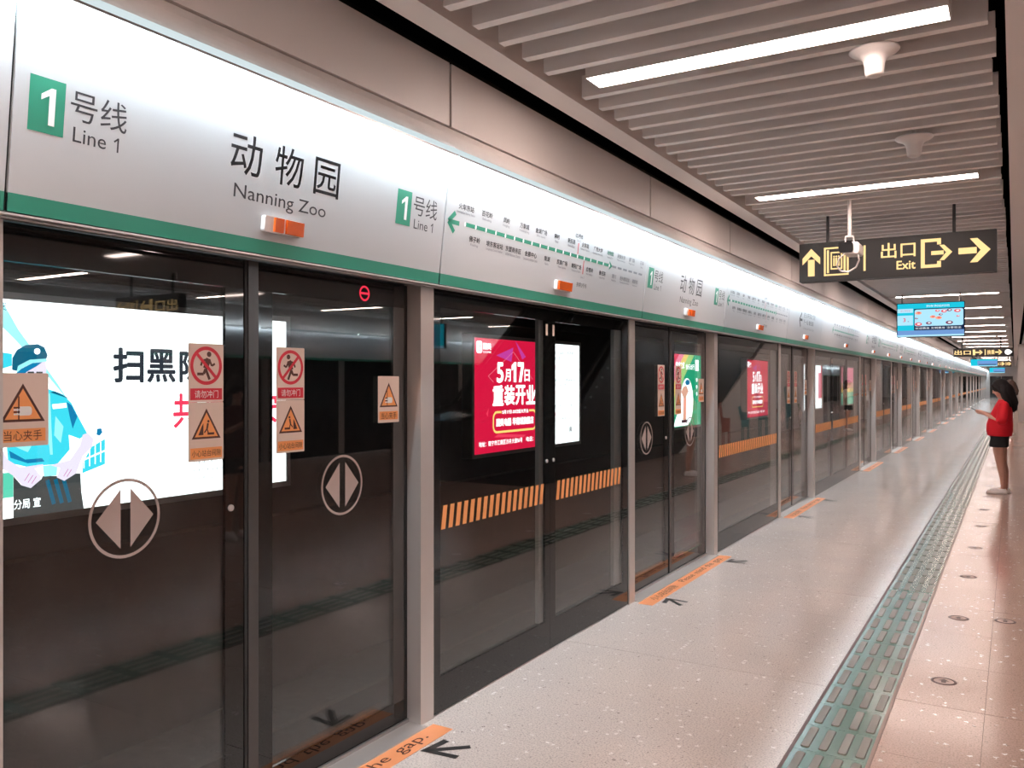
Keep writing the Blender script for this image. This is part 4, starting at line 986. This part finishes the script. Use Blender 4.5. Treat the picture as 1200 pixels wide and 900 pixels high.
# ------------------------------------------------------------------ people
def remeshed(name, mb, mat, parent, vox, it=4):
    me = mb.mesh(name, [mat]); tmp = bpy.data.objects.new('tmp', me); COL.objects.link(tmp)
    r = tmp.modifiers.new('r', 'REMESH'); r.mode = 'VOXEL'; r.voxel_size = vox
    s = tmp.modifiers.new('s', 'SMOOTH'); s.iterations = it; s.factor = 0.5
    dg = bpy.context.evaluated_depsgraph_get(); out = bpy.data.meshes.new_from_object(tmp.evaluated_get(dg))
    bpy.data.objects.remove(tmp); out.name = name
    out.materials.clear(); out.materials.append(MATS[mat])
    out.polygons.foreach_set('use_smooth', [True] * len(out.polygons)); out.update()
    return link(name, out, parent)
def person(label, loc, face, shirt, hair, sc=1.0, group=None):
    """standing figure, +x is the way it faces; both hands hold a phone in front of the chest"""
    t = thing('person', label, 'person', loc, face, group); t.scale = (sc, sc, sc)
    b = MB()
    # legs
    for s, kx in ((1, 0.012), (-1, -0.012)):
        b.limb([((0.030, 0.085 * s, 0.80), 0.092), ((0.026 + kx, 0.083 * s, 0.68), 0.080), ((0.006 + kx, 0.078 * s, 0.46), 0.054), ((-0.022 + kx, 0.076 * s, 0.33), 0.053), ((-0.030 + kx, 0.074 * s, 0.20), 0.038), ((-0.034 + kx, 0.074 * s, 0.085), 0.031)])
        b.limb([((-0.034 + kx, 0.074 * s, 0.06), 0.034), ((0.05 + kx, 0.078 * s, 0.045), 0.034), ((0.13 + kx, 0.082 * s, 0.035), 0.026)])
    # trunk and neck
    b.rings([((0.030, 0, 0.74), 0.10, 0.15), ((0.025, 0, 0.84), 0.115, 0.165), ((0.020, 0, 0.98), 0.095, 0.13), ((0.005, 0, 1.12), 0.10, 0.14), ((-0.015, 0, 1.24), 0.10, 0.155), ((-0.025, 0, 1.33), 0.08, 0.15), ((-0.015, 0, 1.375), 0.05, 0.07)], 24)
    b.limb([((-0.02, 0, 1.36), 0.052), ((0.012, 0, 1.46), 0.047)])
    # head, tilted down a little towards the phone
    Rh = Matrix.Rotation(R(22), 3, 'Y')
    hc = Vector((0.030, 0, 1.565))
    hd = lambda p: tuple(hc + Rh @ Vector(p))
    b.ball(hd((-0.008, 0, 0.022)), (0.094, 0.076, 0.098), 18, 0, Rh); b.ball(hd((0.028, 0, -0.045)), (0.060, 0.056, 0.070), 16, 0, Rh)
    b.ball(hd((0.058, 0, -0.096)), (0.024, 0.026, 0.018), 12, 0, Rh)
    b.limb([(hd((0.084, 0, 0.012)), 0.010), (hd((0.100, 0, -0.024)), 0.014)], 10)
    for s in (1, -1): b.ball(hd((-0.008, 0.078 * s, -0.012)), (0.020, 0.010, 0.032), 10, 0, Rh)
    # arms and hands
    ph = Vector((0.335, 0.0, 1.235))
    for s in (1, -1):
        sh, el, wr_ = Vector((-0.035, 0.165 * s, 1.315)), Vector((-0.015, 0.205 * s, 1.075)), Vector((0.225, 0.060 * s, 1.195))
        b.limb([(tuple(sh), 0.052), (tuple(sh.lerp(el, 0.55)), 0.042), (tuple(el), 0.036), (tuple(el.lerp(wr_, 0.35)), 0.037), (tuple(wr_), 0.023)])
        pa = wr_ + Vector((0.050, -0.014 * s, 0.014))
        d = (pa - wr_).normalized(); rt = Matrix((( d.x, 0, 0), (0, 1, 0), (0, 0, 1)))
        b.limb([(tuple(wr_), 0.022), (tuple(wr_ + Vector((0.03, -0.008 * s, 0.008))), 0.028), (tuple(pa + Vector((0.012, 0, 0))), 0.027)])
        for q, (dz, L) in enumerate(((0.022, 0.044), (0.007, 0.048), (-0.008, 0.045), (-0.022, 0.036))):
            k = pa + Vector((0.020, 0.004 * s, dz * 0.9)); m1 = k + Vector((L * 0.62, 0.012 * s, 0.010)); m2 = m1 + Vector((L * 0.40, -0.030 * s, 0.008))
            b.limb([(tuple(k), 0.010), (tuple(m1), 0.0085), (tuple(m2), 0.0075)], 8)
        tb = wr_ + Vector((0.030, -0.018 * s, 0.026)); b.limb([(tuple(tb), 0.012), (tuple(tb + Vector((0.030, -0.010 * s, 0.020))), 0.010), (tuple(tb + Vector((0.060, -0.010 * s, 0.024))), 0.008)], 8)
    body = remeshed('body', b, 'skin', t, 0.0075, 3)
    for s in (1, -1):
        e = MB().ball(hd((0.076, 0.030 * s, 0.010)), (0.008, 0.013, 0.006), 10, 0, Rh).obj('eye', 'eye_dark', t, True)
        MB().limb([(hd((0.083, 0.016 * s, 0.030)), 0.004), (hd((0.078, 0.045 * s, 0.031)), 0.003)], 6).obj('eyebrow', hair, t)
    MB().ball(hd((0.084, 0, -0.056)), (0.006, 0.022, 0.007), 10, 0, Rh).obj('mouth', 'lip', t, True)
    # loose t-shirt with short sleeves
    sb = MB()
    sb.rings([((0.030, 0, 0.862), 0.160, 0.205), ((0.032, 0, 0.95), 0.175, 0.21), ((0.030, 0, 1.05), 0.172, 0.205), ((0.010, 0, 1.16), 0.150, 0.20), ((-0.012, 0, 1.27), 0.128, 0.195), ((-0.022, 0, 1.34), 0.100, 0.165), ((-0.014, 0, 1.39), 0.066, 0.085), ((-0.012, 0, 1.405), 0.060, 0.070)], 28)
    for s in (1, -1):
        sh, el = Vector((-0.035, 0.150 * s, 1.315)), Vector((-0.018, 0.215 * s, 1.095))
        sb.limb([(tuple(sh), 0.072), (tuple(sh.lerp(el, 0.5)), 0.074), (tuple(sh.lerp(el, 0.9)), 0.080)], 16)
    so = remeshed('shirt', sb, shirt, t, 0.010, 3)
    # shorts
    sh2 = MB(); sh2.rings([((0.030, 0, 0.775), 0.118, 0.180), ((0.030, 0, 0.87), 0.130, 0.182), ((0.028, 0, 0.96), 0.115, 0.160)], 24)
    for s in (1, -1): sh2.rings([((0.040, 0.090 * s, 0.700), 0.125, 0.098), ((0.034, 0.088 * s, 0.78), 0.120, 0.098), ((0.030, 0.085 * s, 0.84), 0.110, 0.095)], 20)
    remeshed('shorts', sh2, 'shorts_black', t, 0.010, 3)
    # hair: cap plus a long fall down the back and locks beside the face
    hb = MB(); hb.ball(hd((-0.026, 0, 0.034)), (0.118, 0.096, 0.112), 20, 0, Rh)
    hb.limb([((-0.05, 0, 1.56), 0.100), ((-0.085, 0, 1.46), 0.102), ((-0.128, 0, 1.36), 0.086), ((-0.145, 0, 1.275), 0.055)], 16)
    for s in (1, -1):
        hb.limb([((-0.02, 0.060 * s, 1.60), 0.050), ((-0.035, 0.082 * s, 1.50), 0.042), ((-0.075, 0.095 * s, 1.40), 0.040), ((-0.105, 0.085 * s, 1.32), 0.030)], 12)
        hb.limb([(hd((0.055, 0.050 * s, 0.078)), 0.026), (hd((0.040, 0.078 * s, 0.030)), 0.022), (hd((0.010, 0.084 * s, -0.04)), 0.020), (hd((-0.03, 0.085 * s, -0.10)), 0.020)], 10)
    remeshed('hair', hb, hair, t, 0.008, 3)
    for s, kx in ((1, 0.012), (-1, -0.012)):
        f = MB(); f.rings([((0.045 + kx, 0.078 * s, 0.001), 0.140, 0.045), ((0.045 + kx, 0.078 * s, 0.028), 0.140, 0.046), ((0.035 + kx, 0.078 * s, 0.055), 0.120, 0.042), ((0.005 + kx, 0.077 * s, 0.082), 0.075, 0.038)], 20)
        so = f.obj('shoe', 'shoe_white', t, True)
    return t, ph
def phone(label, base, sc, face):
    mb = MB().prism(rrect(-0.038, 0.038, -0.078, 0.078, 0.010, 3), lambda a, b, d: (b, a, d), -0.004, 0.004)
    o = mb.obj('phone', 'black_plastic'); M = Matrix.Translation(Vector(base[0])) @ Matrix.Rotation(face, 4, 'Z') @ Matrix.Translation(base[1] * sc) @ Matrix.Rotation(R(-32), 4, 'Y')
    o.matrix_world = M; tag(o, label, 'phone'); return o
pl = (2.285, 14.36, 0.0)
_, ph = person('woman in a loose red t-shirt and black shorts looking down at her phone', pl, R(176), 'shirt_red', 'hair', 0.985)
phone('black phone held by the woman in the red t-shirt', (pl, ph), 0.985, R(176))
p2 = (2.345, 30.0, 0.0)
_, ph = person('person in a cream top standing behind the woman in the red t-shirt', p2, R(186), 'shirt_cream', 'hair_brown', 1.0)
phone('dark phone held by the person in the cream top', (p2, ph), 1.0, R(186))
p3 = (4.41, 6.14, 0.0)
_, ph = person('person in a dark red top mirrored in the sliding door with the policeman poster', p3, R(200), 'shirt_dark_red', 'hair', 1.0)
phone('phone held by the person in the dark red top', (p3, ph), 1.0, R(200))

bpy.data.objects.remove(_fo, do_unlink=True)
